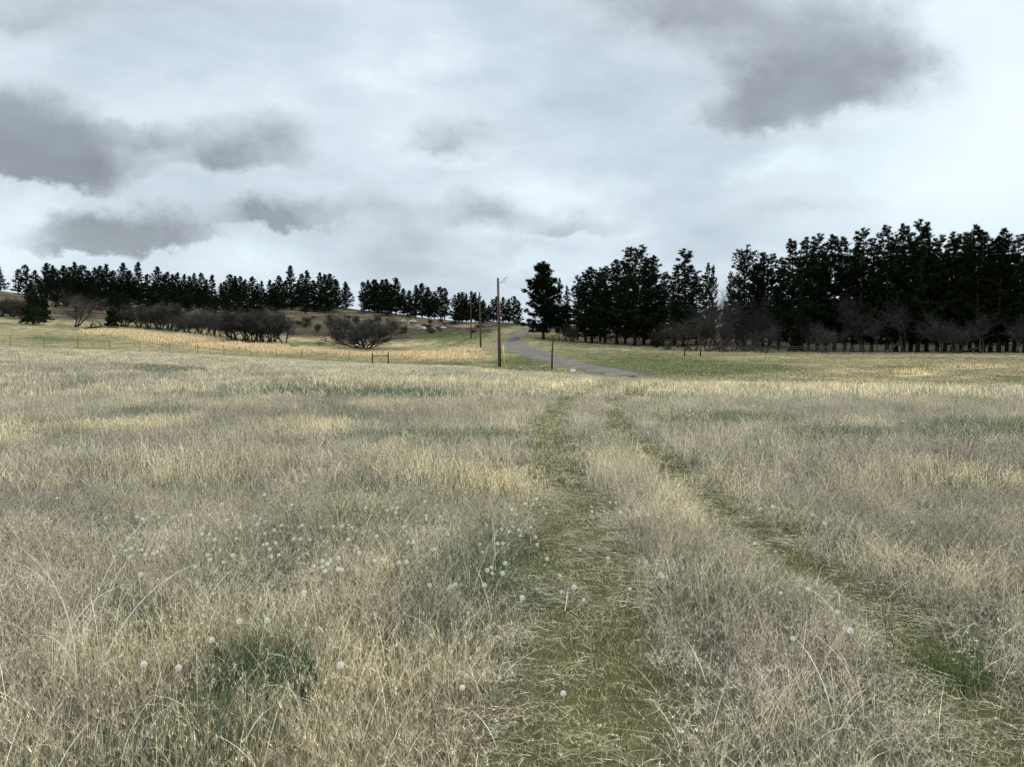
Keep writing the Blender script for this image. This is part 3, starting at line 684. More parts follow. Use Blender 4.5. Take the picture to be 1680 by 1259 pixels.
for (a, b, where) in [(0, 150, 'behind the spreading bare tree'), (150, 235, 'behind the dark juniper'), (235, 305, 'behind the grey bushes'), (305, 375, 'above the left half of the thicket'), (375, 480, 'above the right half of the thicket'), (480, 600, 'on the open brown slope')]:
    L_ = [p for p in low if a <= p[0] < b]
    for k, (px, top, Y) in enumerate(L_):
        lab = 'dark lower-slope pine %s, %s from the left' % (where, ordn(k)) if len(L_) > 1 else 'small single dark pine %s' % where
        pine(px, top, Y, RIDGE[(i*3+1) % 6], lab, 'lower pines on the left slope', 1.3); i += 1
# pines right of the road
pine(891.5, 440, 150, LONE, 'tall lone dark pine right of the road with a clear trunk', None, 1.0)
right = [(917,458,156),(930,470,165),(948,455,158),(960,447,152),(970.6,440,150),(984,450,154),(992.5,444,148),(1011.6,428.6,146),(1026,436,150),(1041.5,412,142),(1056,432,146),(1068.7,422,142),(1088,450,146),(1122,414,138),(1106,445,146),(1142,452,146),(1158,435.5,150),(1167,438.7,155),(1198,449,150),(1219.5,414.4,138),(1236,436,142),(1250.6,416.8,136),(1262,421.5,138),(1278,440,136),(1299,398,126),(1314,395,124),(1326,410,128),(1339,388.6,124),(1353,404,128),(1368,390.8,124),(1385,394,126),(1398,404,124),(1412,380,120),(1430,398,122),(1454,375.7,118),(1468,390,120),(1482,374,118),(1494,392,120),(1506,368,115),(1519,380,117),(1536,391,119),(1550,400,116),(1563,387,116),(1576.6,386,118),(1589,396,114),(1602,375,112),(1612,384,114),(1624,396,112),(1637.6,379,110),(1650,394,113),(1664,391.5,110),(1680,403,108),(1700,385,110),(1725,392,108),(1750,380,106)]
lm = [(0, 945, 'beside the lone pine'), (945, 1035, 'in the dense group right of the road'), (1035, 1100, 'in the tall group left of the brace posts'), (1100, 1180, 'behind the two brace posts on the right'), (1180, 1285, 'behind the first wire fence posts'), (1285, 1362, 'at the left end of the tall right wood'), (1362, 1440, 'above the fallen branches of the right wood'), (1440, 1528, 'in the highest crest of the right wood'), (1528, 1620, 'right of the highest crest of the wood'), (1620, 1800, 'at the right edge of the frame')]
for (a, b, where) in lm:
    L_ = [p for p in right if a <= p[0] < b]
    for i, (px, top, Y) in enumerate(L_):
        k = (int(px*7)) % 7
        if px < 945: k = 4
        elif px < 1180 and k == 5: k = 0
        narrow = .62 if px in (917, 930, 1158, 1167, 1198) else (1.4 if px == 1122 else (1.18 if px < 1110 else 1.05))
        pine(px, top, Y, BIG[k], 'dark tall pine %s, %s from the left' % (where, ordn(i)), 'pines of the right wood', narrow*random.uniform(.9, 1.12))
back = [(975, 470, 168), (1000, 465, 170), (1030, 455, 168), (1060, 465, 170), (1085, 470, 165), (1110, 468, 168), (1130, 462, 165), (1190, 478, 172), (1210, 460, 165), (1240, 452, 165), (1270, 450, 160), (1290, 432, 150), (1322, 425, 148), (1346, 422, 150), (1376, 425, 148), (1404, 420, 145), (1422, 415, 148), (1444, 412, 142), (1470, 410, 145), (1500, 408, 142), (1528, 412, 145), (1556, 415, 140), (1583, 412, 138), (1616, 408, 140), (1644, 412, 138), (1672, 415, 136)]
for i, (px, top, Y) in enumerate(back):
    top += 18
    pine(px, top, Y, BIG[(i*3+2) % 7], 'dark pine deep in the right wood behind the front row, %s from the left' % ordn(i), 'pines deep in the right wood', 1.05)

def bare_meshes(seed, H=7, W=5, stems=4, spread=.5, mat='twig', twigs=1.0, first=.25, droop=0.0):
    r = random.Random(seed); tr = MB(); cr = MB()
    def grow(p, d, L, rad, lev):
        n = 3 if lev < 2 else 2
        pts = [p]; q = p; dd = d.copy()
        for k in range(n):
            dd = (dd+Vector((r.gauss(0, .18), r.gauss(0, .18), r.gauss(.05-droop*.2, .12)))).normalized()
            q = q+dd*L/n; pts.append(q)
        (tr if lev < 1 else cr).tube(pts, [rad*(1-.55*k/n) for k in range(n+1)], 5 if lev < 2 else 3, r.uniform(.1, .5), cap=False)
        if lev == 3:
            for k in range(int(9*twigs)):
                f = r.random(); b = pts[0].lerp(pts[-1], f)
                e = (dd+Vector((r.gauss(0, .6), r.gauss(0, .6), r.gauss(.15, .5)))).normalized()*r.uniform(.3, .75)
                w = Vector((r.gauss(0, 1), r.gauss(0, 1), r.gauss(0, 1))).cross(e).normalized()*.011
                cr.tri(b-w, b+w, b+e, min(1, max(0, r.gauss(.6, .22))))
            return
        kids = (6, 6, 5)[lev] if lev < 3 else 0
        for k in range(kids):
            f = first+(1-first)*(k+r.random())/kids if lev == 0 else .2+.8*(k+r.random())/kids
            i = min(int(f*n), n-1); b = pts[i].lerp(pts[i+1], f*n-i)
            sp = (.75, .8, .8)[lev]
            e = (dd+Vector((r.gauss(0, sp), r.gauss(0, sp), r.gauss(.1, sp*.55)))).normalized()
            grow(b, e, L*r.uniform(.42, .68), rad*(1-.55*f)*.6, lev+1)
    for s in range(stems):
        a = 2*math.pi*(s+r.random()*.6)/stems; sp = spread*r.uniform(.5, 1.2)
        d = Vector((math.cos(a)*sp, math.sin(a)*sp, 1)).normalized()
        grow(Vector((math.cos(a)*.15, math.sin(a)*.15, -.2)), d, H*r.uniform(.5, .66), .13 if stems > 1 else .2, 0)
    # normalise the reach of the crown
    zmax = max(v.z for v in cr.v+tr.v)
    for m in (tr, cr):
        for v in m.v: v *= H/zmax if v.z > 0 else 1
    return tr.mesh('trunk', M['bark2']), cr.mesh('branches', M[mat], False), H
BARE = {
 'bush': bare_meshes(51, 7.5, 9, 11, 1.05, twigs=1.5, first=.3),
 'oak': bare_meshes(52, 7, 6, 3, .55, twigs=1.2, first=.3),
 'thin': bare_meshes(53, 6, 4, 4, .3, twigs=1.0, first=.3),
 'thin2': bare_meshes(54, 6, 4, 5, .35, twigs=1.0, first=.35),
 'shrub': bare_meshes(55, 4.5, 5, 6, .6, 'twig2', .8, .25),
 'shrub2': bare_meshes(56, 4.5, 5, 6, .5, 'twig', .8, .25),
 'tall': bare_meshes(57, 10, 5, 3, .22, 'dtwigs', twigs=.8, first=.5),
 'tall2': bare_meshes(58, 10, 6, 2, .3, 'dtwigs', twigs=.8, first=.5),
 'dark': bare_meshes(59, 6, 5, 4, .45, 'dtwigs', twigs=.7, first=.3)}
def bare(px, base_row, top, var, label, group=None, wid=1.0, Y=None, name='bare_tree', cat='bare tree', rz=None):
    if Y is None: Y = solveY(px, base_row, 100, 260)
    x, y, z = at(px, Y); h = (HZ-top)/F*Y+CAMZ-z
    tm, cm, H = BARE[var]; s = h/H
    t = thing(name, label, cat, (x, y, z), random.uniform(0, 6.28) if rz is None else rz, group, (s*wid, s*wid, s))
    obj('trunk', tm, t); obj('branches', cm, t)
bare(598, 577, 506, 'bush', 'large round many-stemmed bare tree standing alone below the notch', wid=1.35, rz=.5)
bare(125, 537, 472, 'oak', 'grey spreading bare tree with two dark trunks at far left', wid=1.1)
bare(468, 567, 500, 'oak', 'bare tree with leaning limbs at the right end of the thicket', wid=1.0)
bare(447, 566, 496, 'thin2', 'tall grey bare tree next to the right end of the thicket', wid=1.1)
for i, (px, b, t, v) in enumerate([(306, 546, 512, 'shrub'), (328, 550, 498, 'thin2'), (318, 549, 508, 'dark'), (338, 553, 503, 'dark'), (352, 555, 499, 'thin'), (363, 557, 495, 'tall2'), (377, 556, 508, 'thin'), (384, 560, 500, 'thin2'), (393, 561, 495, 'dark'), (405, 559, 504, 'thin2'), (417, 563, 498, 'thin'), (426, 563, 503, 'thin2'), (436, 564, 500, 'dark')]):
    bare(px, b, t, v, 'grey leafless tree packed in the thicket, %s from the left' % ordn(i), 'bare trees of the thicket', random.uniform(1.0, 1.35))
for i, (px, b, t, v) in enumerate([(4, 520, 482, 'shrub'), (22, 521, 480, 'shrub2'), (38, 524, 484, 'shrub'), (207, 536, 500, 'shrub'), (230, 539, 487, 'dark'), (246, 540, 498, 'thin'), (262, 541, 492, 'shrub2'), (279, 542, 488, 'thin2'), (292, 544, 500, 'dark')]):
    bare(px, b, t, v, 'grey twiggy bush at the foot of the left pines, %s from the left' % ordn(i), 'bushes at the foot of the left pines', random.uniform(1.0, 1.35), name='bare_bush', cat='bush')
for i, (px, b, t, v) in enumerate([(505, 532, 516, 'shrub'), (522, 546, 526, 'shrub2'), (545, 551, 503, 'thin'), (562, 548, 512, 'shrub'), (585, 533, 514, 'shrub2'), (620, 530, 515, 'shrub'), (645, 540, 522, 'shrub2'), (664, 548, 530, 'shrub'), (706, 532, 521, 'shrub2'), (724, 530, 520, 'shrub'), (740, 534, 526, 'shrub2'), (868, 533, 525, 'shrub')]):
    bare(px, b, t, v, 'dim bush on the brown slope behind the lone round tree, %s from the left' % ordn(i), 'bushes on the brown slope', random.uniform(.7, 1.1), name='bare_bush', cat='bush')
rb = [(928, 564, 510, 'thin', 152, .8), (938, 565, 528, 'shrub2', 148, .8), (1096, 575, 525, 'dark', 128, 1.1), (1112, 575, 505, 'tall', 134, .8), (1138, 576, 500, 'dark', 124, 1.2), (1160, 576, 478, 'tall2', 126, 1.2), (1184, 577, 500, 'dark', 122, 1.1), (1222, 577, 496, 'dark', 124, 1.2), (1174, 577, 466, 'tall2', 128, 1.1), (1190, 577, 452, 'tall', 140, .8), (1210, 577, 470, 'tall2', 130, 1.1), (1234, 577, 474, 'tall', 130, 1), (1256, 579, 522, 'dark', 120, 1.1), (1277, 578, 482, 'tall2', 126, 1.1), (1322, 579, 488, 'tall', 122, .8), (1350, 579, 520, 'dark', 116, 1.1), (1382, 579, 470, 'tall2', 122, .9), (1415, 580, 475, 'tall', 116, .9), (1440, 580, 505, 'tall2', 114, 1.1), (1484, 580, 478, 'tall2', 113, .9), (1545, 581, 500, 'tall', 109, 1), (1567, 581, 515, 'dark', 107, 1), (1612, 581, 498, 'tall2', 106, 1), (1668, 581, 505, 'tall', 104, .9)]
for i, (px, b, t, v, Y, wd) in enumerate(rb):
    if px < 1000: lab = 'small leafless tree between the lone pine and the dense group, %s of two' % ordn(i)
    elif px < 1250: lab = 'leafless tree in front of the pines behind the brace posts, %s from the left' % ordn(sorted(q[0] for q in rb).index(px)-2)
    else: lab = 'leafless tree at the front of the tall right wood, %s from the left' % ordn(sorted(q[0] for q in rb if q[0] >= 1250).index(px))
    bare(px, b, t, v, lab, 'bare trees along the right wood', wd, Y=Y)
for i in range(44):
    px = random.uniform(485, 860) if i < 34 else random.uniform(0, 60); b = random.uniform(504 if px < 640 else 530, 549)
    Y = solveY(px, b, 100, 250)
    if Y > 245 or Y < 150 or (px > 740 and i % 2): continue
    bare(px, b, b-random.uniform(4, 10), random.choice(['shrub', 'shrub2', 'dark']), 'low dark scrub bush dotted on the brown hillside', 'scrub on the hillside', random.uniform(1.2, 2.2), Y=Y, name='scrub_bush', cat='bush')
# junipers, low and dense
def juniper_mesh(seed):
    r = random.Random(seed); m = MB(); tr = MB(); tr.tube([(0, 0, -.3), (0, 0, 1.2), (.1, 0, 3.2)], [.18, .14, .03], 6)
    for i in range(520):
        t = r.random(); z = .25+t*4.2; w = 1.7*(1-t)**.6*(.75+.5*r.random())*(.8+.3*math.sin(t*17+seed)); a = r.uniform(0, 6.28)
        c = Vector((w*math.cos(a)*r.random()**.4, w*math.sin(a)*r.random()**.4, z)); tone = r.random()
        for j in range(10):
            e = Vector((r.gauss(0, 1), r.gauss(0, 1), r.gauss(.5, .8))).normalized(); q = e.orthogonal().normalized()*.08
            m.tri(c-q, c+q, c+e*r.uniform(.25, .5), min(1, max(0, tone+r.uniform(-.2, .2))))
    return tr.mesh('trunk', M['bark2']), m.mesh('crown', M['juniper'], False)
J = [juniper_mesh(1), juniper_mesh(2)]
for i, (px, b, t, Y, lab) in enumerate([(57, 533, 478, None, 'dark dense juniper left of the spreading bare tree'), (185, 537, 500, None, 'dark juniper between the spreading bare tree and the grey bushes'), (74, 528, 490, None, 'smaller dark juniper touching the right side of the first one'), (1078, 572, 535, 135, 'low dark evergreen at the foot of the tall group'), (1305, 579, 540, 124, 'low dark evergreen at the foot of the tall right wood')]):
    Yq = Y or solveY(px, b, 100, 260); x, y, z = at(px, Yq); h = (HZ-t)/F*Yq+CAMZ-z; s = h/4.7
    o = thing('juniper', lab, 'juniper', (x, y, z), random.uniform(0, 6), None, (s, s, s))
    obj('trunk', J[i % 2][0], o); obj('crown', J[i % 2][1], o)

# fallen branches
def fallen(px, b, L, rz, label, seed, Y=None):
    r = random.Random(seed); m = MB(); y = Y or solveY(px, b, 90, 260); x, y, z = at(px, y)
    P = [Vector((0, 0, .15))]; d = Vector((1, 0, .02))
    for k in range(6):
        d = (d+Vector((0, r.gauss(0, .15), r.gauss(0, .12)))).normalized(); P.append(P[-1]+d*L/6)
    m.tube(P, [.2*(1-.12*k) for k in range(7)], 6, .3)
    for k in range(9):
        i = r.randint(1, 5); e = Vector((r.uniform(-.2, .8), r.gauss(0, .7), r.uniform(.1, .8))).normalized(); q = P[i]+e*L*.16; q2 = q+(e+Vector((r.gauss(0, .4), r.gauss(0, .4), r.gauss(0, .3))))*L*.12
        m.tube([P[i], q, q2], [.09, .05, .015], 5, .3)
    thing('fallen_branch', label, 'fallen branch', (x, y, z), rz, 'fallen branches', (1, 1, 1), m.mesh('fallen_branch', M['bark2']))
fallen(140, 541, 6, .1, 'bleached fallen branch beside the spreading bare tree', 1)
fallen(20, 519, 7, -.1, 'dead grey limb lying under the far left bushes', 2)
fallen(1158, 577, 6, .1, 'dark fallen branch behind the first brace post', 3, 122)
fallen(1180, 577, 6, -.3, 'dark fallen branch just right of the brace posts', 5, 121)
fallen(1385, 578, 5, .3, 'dark fallen branch in the gap of the right wood', 6, 114)
fallen(1452, 578, 7, .4, 'long broken limb arching to the ground in the right wood', 8, 112)
fallen(1565, 578, 6, -.1, 'fallen limb low under the highest pines', 9, 109)

# rocks on the bank
def rock(px, b, s, label, seed, Y=None, mat='rock', name='rock'):
    r = random.Random(seed); m = MB(); y = Y or solveY(px, b, 60, 260); x, y, z = at(px, y)
    nu, nv = 12, 8; ph = [r.uniform(0, 6) for _ in range(6)]
    for j in range(nv+1):
        for i in range(nu):
            a = 2*math.pi*i/nu; e = math.pi*(j/nv-.5); d = Vector((math.cos(e)*math.cos(a), math.cos(e)*math.sin(a), math.sin(e)))
            q = 1+.2*math.sin(2*a+ph[0])*math.cos(e)+.14*math.sin(3*a+ph[1]+e*2)+.12*math.sin(e*5+ph[2])+.05*r.gauss(0, 1)*math.cos(e)
            m.v.append(Vector((d.x*q*s, d.y*q*s*.8, d.z*q*s*.6))); m.c.append(.5)
    for j in range(nv):
        for i in range(nu): m.f.append((j*nu+i, j*nu+(i+1) % nu, (j+1)*nu+(i+1) % nu, (j+1)*nu+i))
    thing(name, label, 'rock', (x, y, z+s*.2), r.uniform(0, 6), 'rocks on the bank' if name == 'rock' and px < 800 else None, (1, 1, 1), m.mesh('rock', M[mat], False))
for i, (px, b, s) in enumerate([(662, 529, .9), (670, 533, .7), (677, 531, 1.2), (686, 538, .8), (694, 541, 1.0), (699, 535, .7), (712, 542, .9), (716, 537, .6), (727, 540, .8), (735, 536, .6)]):
    rock(px, b, s, 'pale sandstone boulder on the bank under the ridge pines, %s from the left' % ordn(i), i)
rock(850, 563, .4, 'pale stone at the inner bend of the gravel road', 40)

# ------------------------------------------------------------------ utility poles
def pole(px, row, top, Y, label, full=False, wide=.15):
    x, y, z = at(px, Y); h = (HZ-top)/F*Y+CAMZ-z
    t = thing('utility_pole', label, 'utility pole', (x, y, z), 0, 'utility poles beside the road')
    lean = -.02*h if px > 800 else (-.025*h if px > 780 else -.01*h)
    m = MB(); m.tube([(0, 0, -.5), (lean*.3, 0, h*.3), (lean*.65, 0, h*.65), (lean, 0, h)], [wide*1.1, wide, wide*.85, wide*.7], 10)
    obj('shaft', m.mesh('shaft', M['pole']), t)
    if full:
        m = MB(); m.tube([(lean, 0, h-.55), (lean+.3, -.05, h-.45), (lean+.6, -.05, h-.15), (lean+.95, -.05, h+.02)], [.022]*4, 6)
        m.tube([(lean+.3, -.05, h-.45), (lean+.75, -.05, h-.5)], .015, 6)
        br = obj('bracket', m.mesh('bracket', M['steel']), t)
        for (ax, az) in ((.62, -.08), (.95, .08), (.75, -.38)):
            m = MB(); X = lean+ax; m.tube([(X, -.05, h+az), (X, -.05, h+az+.03), (X, -.05, h+az+.04), (X, -.05, h+az+.08), (X, -.05, h+az+.09), (X, -.05, h+az+.13), (X, -.05, h+az+.16)], [.03, .06, .035, .06, .035, .05, .02], 8)
            obj('insulator', m.mesh('insulator', M['glass']), br)
        g = (9.0/F*Y*1.0, -2.0)
        gz = tz(x+g[0], y+g[1])-z
        m = MB(); m.tube([(lean, 0, h-.7), (g[0], g[1], gz)], .012, 5); gw = obj('guy_wire', m.mesh('guy_wire', M['wire']), t)
        d = Vector((lean-g[0], -g[1], h-.7-gz)).normalized(); p = Vector((g[0], g[1], gz))
        m = MB(); m.tube([p, p+d*2.3], .035, 8); obj('wire_guard', m.mesh('wire_guard', M['yellow']), gw)
pole(820, 602, 457, 78, 'nearest tall brown utility pole with a guy wire and yellow guard', True, .16)
pole(789, 569, 480, 127, 'middle brown utility pole, behind and left of the nearest', wide=.15)
pole(773, 555, 480, 152, 'farthest and thinnest utility pole at the foot of the slope', wide=.12)
# thin leaning post by the road
x, y, z = at(905.3, 70); h = (HZ-551)/F*70+CAMZ-z
t = thing('gate_post', 'thin tall dark post standing alone in front of the gravel road', 'post', (x, y, z))
m = MB(); m.tube([(0, 0, -.3), (.03, 0, h*.5), (.12, 0, h)], [.085, .075, .06], 8); obj('shaft', m.mesh('shaft', M['post']), t)
m = MB(); m.tube([(-.12, 0, h-.05), (.42, 0, h+.03)], .045, 6); obj('cross_piece', m.mesh('cross_piece', M['post']), t)
m = MB(); m.tube([(.12, -.02, h-.6), (.40, -.02, h-.03)], .02, 6); obj('brace', m.mesh('brace', M['post']), t)
# white block and stones by the road edge
x, y, z = at(940, 62)
m = MB()
w, dd, hh = .32, .28, .28
for (zz, k) in ((0, 1.0), (.03, 1.06), (hh-.06, 1.0), (hh-.02, .95), (hh, .82)):
    for (a, b) in ((-1, -1), (1, -1), (1, 1), (-1, 1)): m.v.append(Vector((a*w/2*k, b*dd/2*k, zz))); m.c.append(.5)
for i in range(4):
    for k in range(4): m.f.append((i*4+k, i*4+(k+1) % 4, i*4+4+(k+1) % 4, i*4+4+k))
m.f.append((16, 17, 18, 19)); m.f.append((3, 2, 1, 0))
thing('white_block', 'small white block at the near edge of the gravel road', 'block', (x, y, z), .3, None, (1, 1, 1), m.mesh('white_block', M['white'], False))
for i, (px, s) in enumerate([(950, .16), (957, .14), (963, .18), (970, .15)]):
    rock(px, 608, s, 'small pale stone on the road edge right of the white block, %s from the left' % ordn(i), 60+i, 61.0, name='stone')

# ------------------------------------------------------------------ fences
def tpost_mesh(h):
    m = MB(); m.box((0, 0, h/2-.15), (.05, .012, h+.3)); m.box((0, -.022, h/2-.15), (.012, .032, h+.3)); m.box((0, .012, .02), (.13, .008, .12)); return m.mesh('fence_post', M['steel'], False)
TP = tpost_mesh(1.35)
def fence(label, posts, braces, Hb=1.55):
    x0, y0, z0 = at(*posts[0]); t = thing('wire_fence', label, 'fence', (x0, y0, z0)); W = []
    P = []
    for (px, Y) in posts:
        x, y, z = at(px, Y); P.append(Vector((x-x0, y-y0, z-z0)))
    for p in P: obj('fence_post', TP, t, p)
    B = []
    for (px, Y, hh) in braces:
        x, y, z = at(px, Y); p = Vector((x-x0, y-y0, z-z0)); B.append((p, hh))
        m = MB(); m.tube([(0, 0, -.3), (.01, 0, hh*.5), (-.01, .01, hh*.96), (-.01, .01, hh)], [.10, .09, .085, .06], 8); obj('corner_post', m.mesh('corner_post', M['post']), t, p)
    (p, h1), (q, h2) = B[0], B[1]
    m = MB(); m.tube([p+Vector((0, 0, h1*.72)), q+Vector((0, 0, h2*.72))], .055, 7); obj('brace_rail', m.mesh('brace_rail', M['post']), t)
    allp = sorted(P+[b[0] for b in B], key=lambda v: v.x)
    for hz in (.35, .65, .95, 1.22):
        m = MB(); pts = []
        for a, b in zip(allp[:-1], allp[1:]):
            pts += [a+Vector((0, -.03, hz)), (a+b)/2+Vector((0, -.03, hz-.03))]
        pts.append(allp[-1]+Vector((0, -.03, hz)))
        m.tube(pts, .006, 4); obj('wire', m.mesh('wire', M['wire']), t)
lp = [(-38, 85), (18, 88), (73, 90), (128, 92), (181, 94), (230, 96), (279, 98), (325, 100), (368, 102), (412, 104), (454, 106), (495, 108), (535, 110), (573, 111)]
fence('long wire fence with thin posts across the left meadow, ending in a braced pair', lp, [(611, 104, 1.5), (637, 103, 1.6)])
m = MB(); m.tube([(0, 0, -.2), (.01, 0, .85)], [.03, .025], 6)
x, y, z = at(625, 104); thing('stake', 'short thin stake between the two left brace posts', 'stake', (x, y, z), 0, None, (1, 1, 1), m.mesh('stake', M['post']))
rp = [(1186, 100), (1222, 100.5), (1256, 101), (1291, 101), (1325, 101.5), (1359, 102), (1393, 102), (1428, 102.5), (1463, 103)]
fence('low wire fence in front of the right wood, starting at a braced pair', rp, [(1123, 98, 1.25), (1149, 98, 1.3)])

def tuft(px, row, label, seed, mat, **k):
    Y = CAMZ*F/(row-HZ); X = (px-CX)/F*Y
    V, Fc, C = clump(seed=seed, **k); me = mesh_np('grass_tuft', V, Fc, {'bl': ('FLOAT_COLOR', C)}); me.materials.append(mat)
    thing('grass_tuft', label, 'grass tuft', (X, Y, tz(X, Y)), 0, None, (1, 1, 1), me)
STR = leafy('straw_blades', [(.12, .10, .06), (.40, .35, .24), (.66, .59, .43), (.85, .78, .6)], .2, 0)
GRN = leafy('green_blades', [(.02, .04, .012), (.055, .10, .03), (.10, .16, .05), (.24, .28, .12)], .25, 0)
DGR = leafy('dark_green_blades', [(.012, .028, .014), (.03, .065, .03), (.06, .11, .05), (.10, .16, .08)], .2, 0)
tuft(95, 1130, 'tall loose tuft of long pale straws at lower left', 901, STR, n=46, rad=.14, hm=.5, w=.0045, k=6, lean=.2, bend=.35, seeds=.5, spk=10, low=.2, tall=.2)
tuft(1575, 1110, 'bright green grass tuft beside the right rut', 902, GRN, n=420, rad=.2, hm=.24, w=.0035, k=4, lean=.35, bend=.7, seeds=0, spk=0, low=.5, tall=0)
tuft(460, 1135, 'dark green grass tuft at lower left between the dandelion clocks', 903, DGR, n=520, rad=.2, hm=.22, w=.005, k=4, lean=.4, bend=.8, seeds=0, spk=0, low=.5, tall=0)
tuft(380, 1122, 'smaller dark green tuft left of the other dark green one', 904, DGR, n=260, rad=.15, hm=.18, w=.005, k=4, lean=.4, bend=.8, seeds=0, spk=0, low=.5, tall=0)
tuft(1020, 800, 'fluffy pale straw tuft on the strip between the ruts', 906, STR, n=700, rad=.42, hm=.36, w=.005, k=4, lean=.3, bend=.6, seeds=.3, spk=5, low=.3, tall=.02)
# dead weeds in the foreground
for i, (px, row, h, lab) in enumerate([(1468, 1080, .33, 'dark leafless twig standing in the right rut, left one'), (1480, 1082, .2, 'short dark twig just right of the taller one in the right rut'), (1530, 1165, .18, 'thin dark twig below the bright green tuft'), (1180, 1010, .16, 'small dark twig in the grass between the ruts')]):
    Y = CAMZ*F/(row-HZ); X = (px-CX)/F*Y; z = tz(X, Y); r = random.Random(i); m = MB()
    P = [Vector((0, 0, -.02)), Vector((-.012, 0, h*.4)), Vector((-.03, .01, h*.75)), Vector((-.028, 0, h))]
    m.tube(P, [.002, .0017, .0013, .0006], 5)
    for k in range(4): e = Vector((r.uniform(-1, 1), r.uniform(-.5, .5), 1.2)).normalized()*h*.2; b = P[1].lerp(P[3], k/4); m.tube([b, b+e], [.0012, .0005], 4)
    thing('dry_twig', lab, 'twig', (X, Y, z), 0, None, (1, 1, 1), m.mesh('dry_twig', M['dtwig']))

# ------------------------------------------------------------------ world
SUN_AZ, SUN_EL = R(38), R(48)
def world():
    w = bpy.data.worlds.new('World'); scene.world = w; w.use_nodes = True; nt = w.node_tree; nt.nodes.clear(); N, L = nt.nodes, nt.links
    tc = N.new('ShaderNodeTexCoord'); V = tc.outputs['Generated']
    sx = N.new('ShaderNodeSeparateXYZ'); L.new(V, sx.inputs[0]); x, y, z = sx.outputs
    yy = math_(nt, 'MAXIMUM', y, .12)
    u = math_(nt, 'DIVIDE', x, yy); v = math_(nt, 'DIVIDE', z, yy)
    cu = N.new('ShaderNodeCombineXYZ'); L.new(u, cu.inputs[0]); L.new(math_(nt, 'MULTIPLY', v, 1.2), cu.inputs[1])
    P = cu.outputs[0]
    def vm(op, a, b=None, c=None):
        n = N.new('ShaderNodeVectorMath'); n.operation = op
        for s_, v_ in zip(n.inputs, (a, b, c)):
            if v_ is None: continue
            if isinstance(v_, tuple): s_.default_value = v_
            else: L.new(v_, s_)
        return n
    n1 = N.new('ShaderNodeTexNoise'); n1.inputs['Scale'].default_value = 6.5; n1.inputs['Detail'].default_value = 5.5; n1.inputs['Roughness'].default_value = .64; L.new(P, n1.inputs['Vector'])
    off = vm('SUBTRACT', n1.outputs['Color'], (.5, .5, .5)).outputs[0]
    # real directions bent by the noise so that cloud edges billow
    PD = vm('MULTIPLY_ADD', off, (.15, .12, 0), vm('MULTIPLY', P, (1, 1/1.2, 0)).outputs[0]).outputs[0]
    def blob(px, py, rx, ry, st, soft, ac=2.0):
        # ac: how much flatter the cloud is below its centre than above
        c = ((px-CX)/F, (HZ-py)/F); r = (rx/F, ry/F)
        q = vm('MULTIPLY_ADD', PD, (1/r[0], 1/r[1], 0), (-c[0]/r[0], -c[1]/r[1], 0)).outputs[0]
        q = vm('MAXIMUM', q, vm('MULTIPLY', q, (-1, -ac, 0)).outputs[0]).outputs[0]
        d = vm('LENGTH', q).outputs['Value']
        mr = N.new('ShaderNodeMapRange'); L.new(d, mr.inputs[0]); mr.inputs[1].default_value = 1.1; mr.inputs[2].default_value = soft
        mr.inputs[3].default_value = 1; mr.inputs[4].default_value = 1-st
        return mr.outputs[0]
    B = [(70, 285, 215, 150, .90, .35, 5.0), (-60, 215, 260, 160, .6, .1, 2.2), (190, 398, 195, 100, .82, .4, 4.5), (60, 45, 240, 90, .5, .0, 1.6), (250, 222, 100, 50, .45, .2, 1.6), (400, 265, 175, 125, .72, .15, 3), (455, 372, 115, 62, .72, .3, 3),
         (725, 250, 170, 80, .52, .1, 3), (590, 350, 110, 80, .35, .0, 2), (680, 405, 180, 120, .5, .0, 2.4), (800, 350, 110, 90, .5, .2, 2.4), (930, 388, 190, 70, .55, .1, 3.2),
         (1140, 20, 290, 120, .62, .1, 1.3), (1000, 5, 150, 80, .35, .1, 1.2), (1340, 165, 240, 200, .8, .2, 2.8), (1420, 90, 170, 120, .5, .2, 1.6), (1230, 200, 120, 60, .4, .2, 2),
         (1310, 350, 270, 60, .35, .0, 2.2), (700, 455, 420, 45, .35, .0, 1.6), (420, 10, 450, 50, .25, .0, 1), (250, 460, 300, 40, .25, .0, 1)]
    dark = None
    for b_ in B:
        m = blob(*b_)
        dark = m if dark is None else math_(nt, 'MULTIPLY', dark, m)
    bright = None
    for b_ in [(1640, 180, 260, 330, 1, .0, 1), (1500, 330, 330, 130, .8, .0, 1), (110, 340, 170, 40, .7, .0, 1), (950, 320, 100, 40, .5, 0, 1), (400, 425, 160, 40, .6, 0, 1), (20, 420, 120, 80, .6, 0, 1), (1280, 270, 110, 30, .6, 0, 1), (330, 170, 190, 50, .4, 0, 1), (860, 440, 200, 25, .5, 0, 1), (700, 190, 200, 50, .35, 0, 1)]:
        m = blob(*b_)
        bright = m if bright is None else math_(nt, 'MULTIPLY', bright, m)
    front = N.new('ShaderNodeMapRange'); L.new(y, front.inputs[0]); front.inputs[1].default_value = .15; front.inputs[2].default_value = .4
    dark = math_(nt, 'MULTIPLY', math_(nt, 'SUBTRACT', 1, dark), front.outputs[0]); bright = math_(nt, 'MULTIPLY', math_(nt, 'SUBTRACT', 1, bright), front.outputs[0])
    mp = N.new('ShaderNodeMapping'); mp.inputs['Scale'].default_value = (1, 1, 2.6); L.new(V, mp.inputs[0])
    nd = noise(nt, 3.2, 5, mp.outputs[0], .58)
    deck = ramp(nt, nd, [(.32, (.45, .525, .60)), (.48, (.54, .62, .70)), (.6, (.62, .705, .78)), (.72, (.75, .84, .905))])
    deck = mixc(nt, bright, deck, (.80, .905, .95))
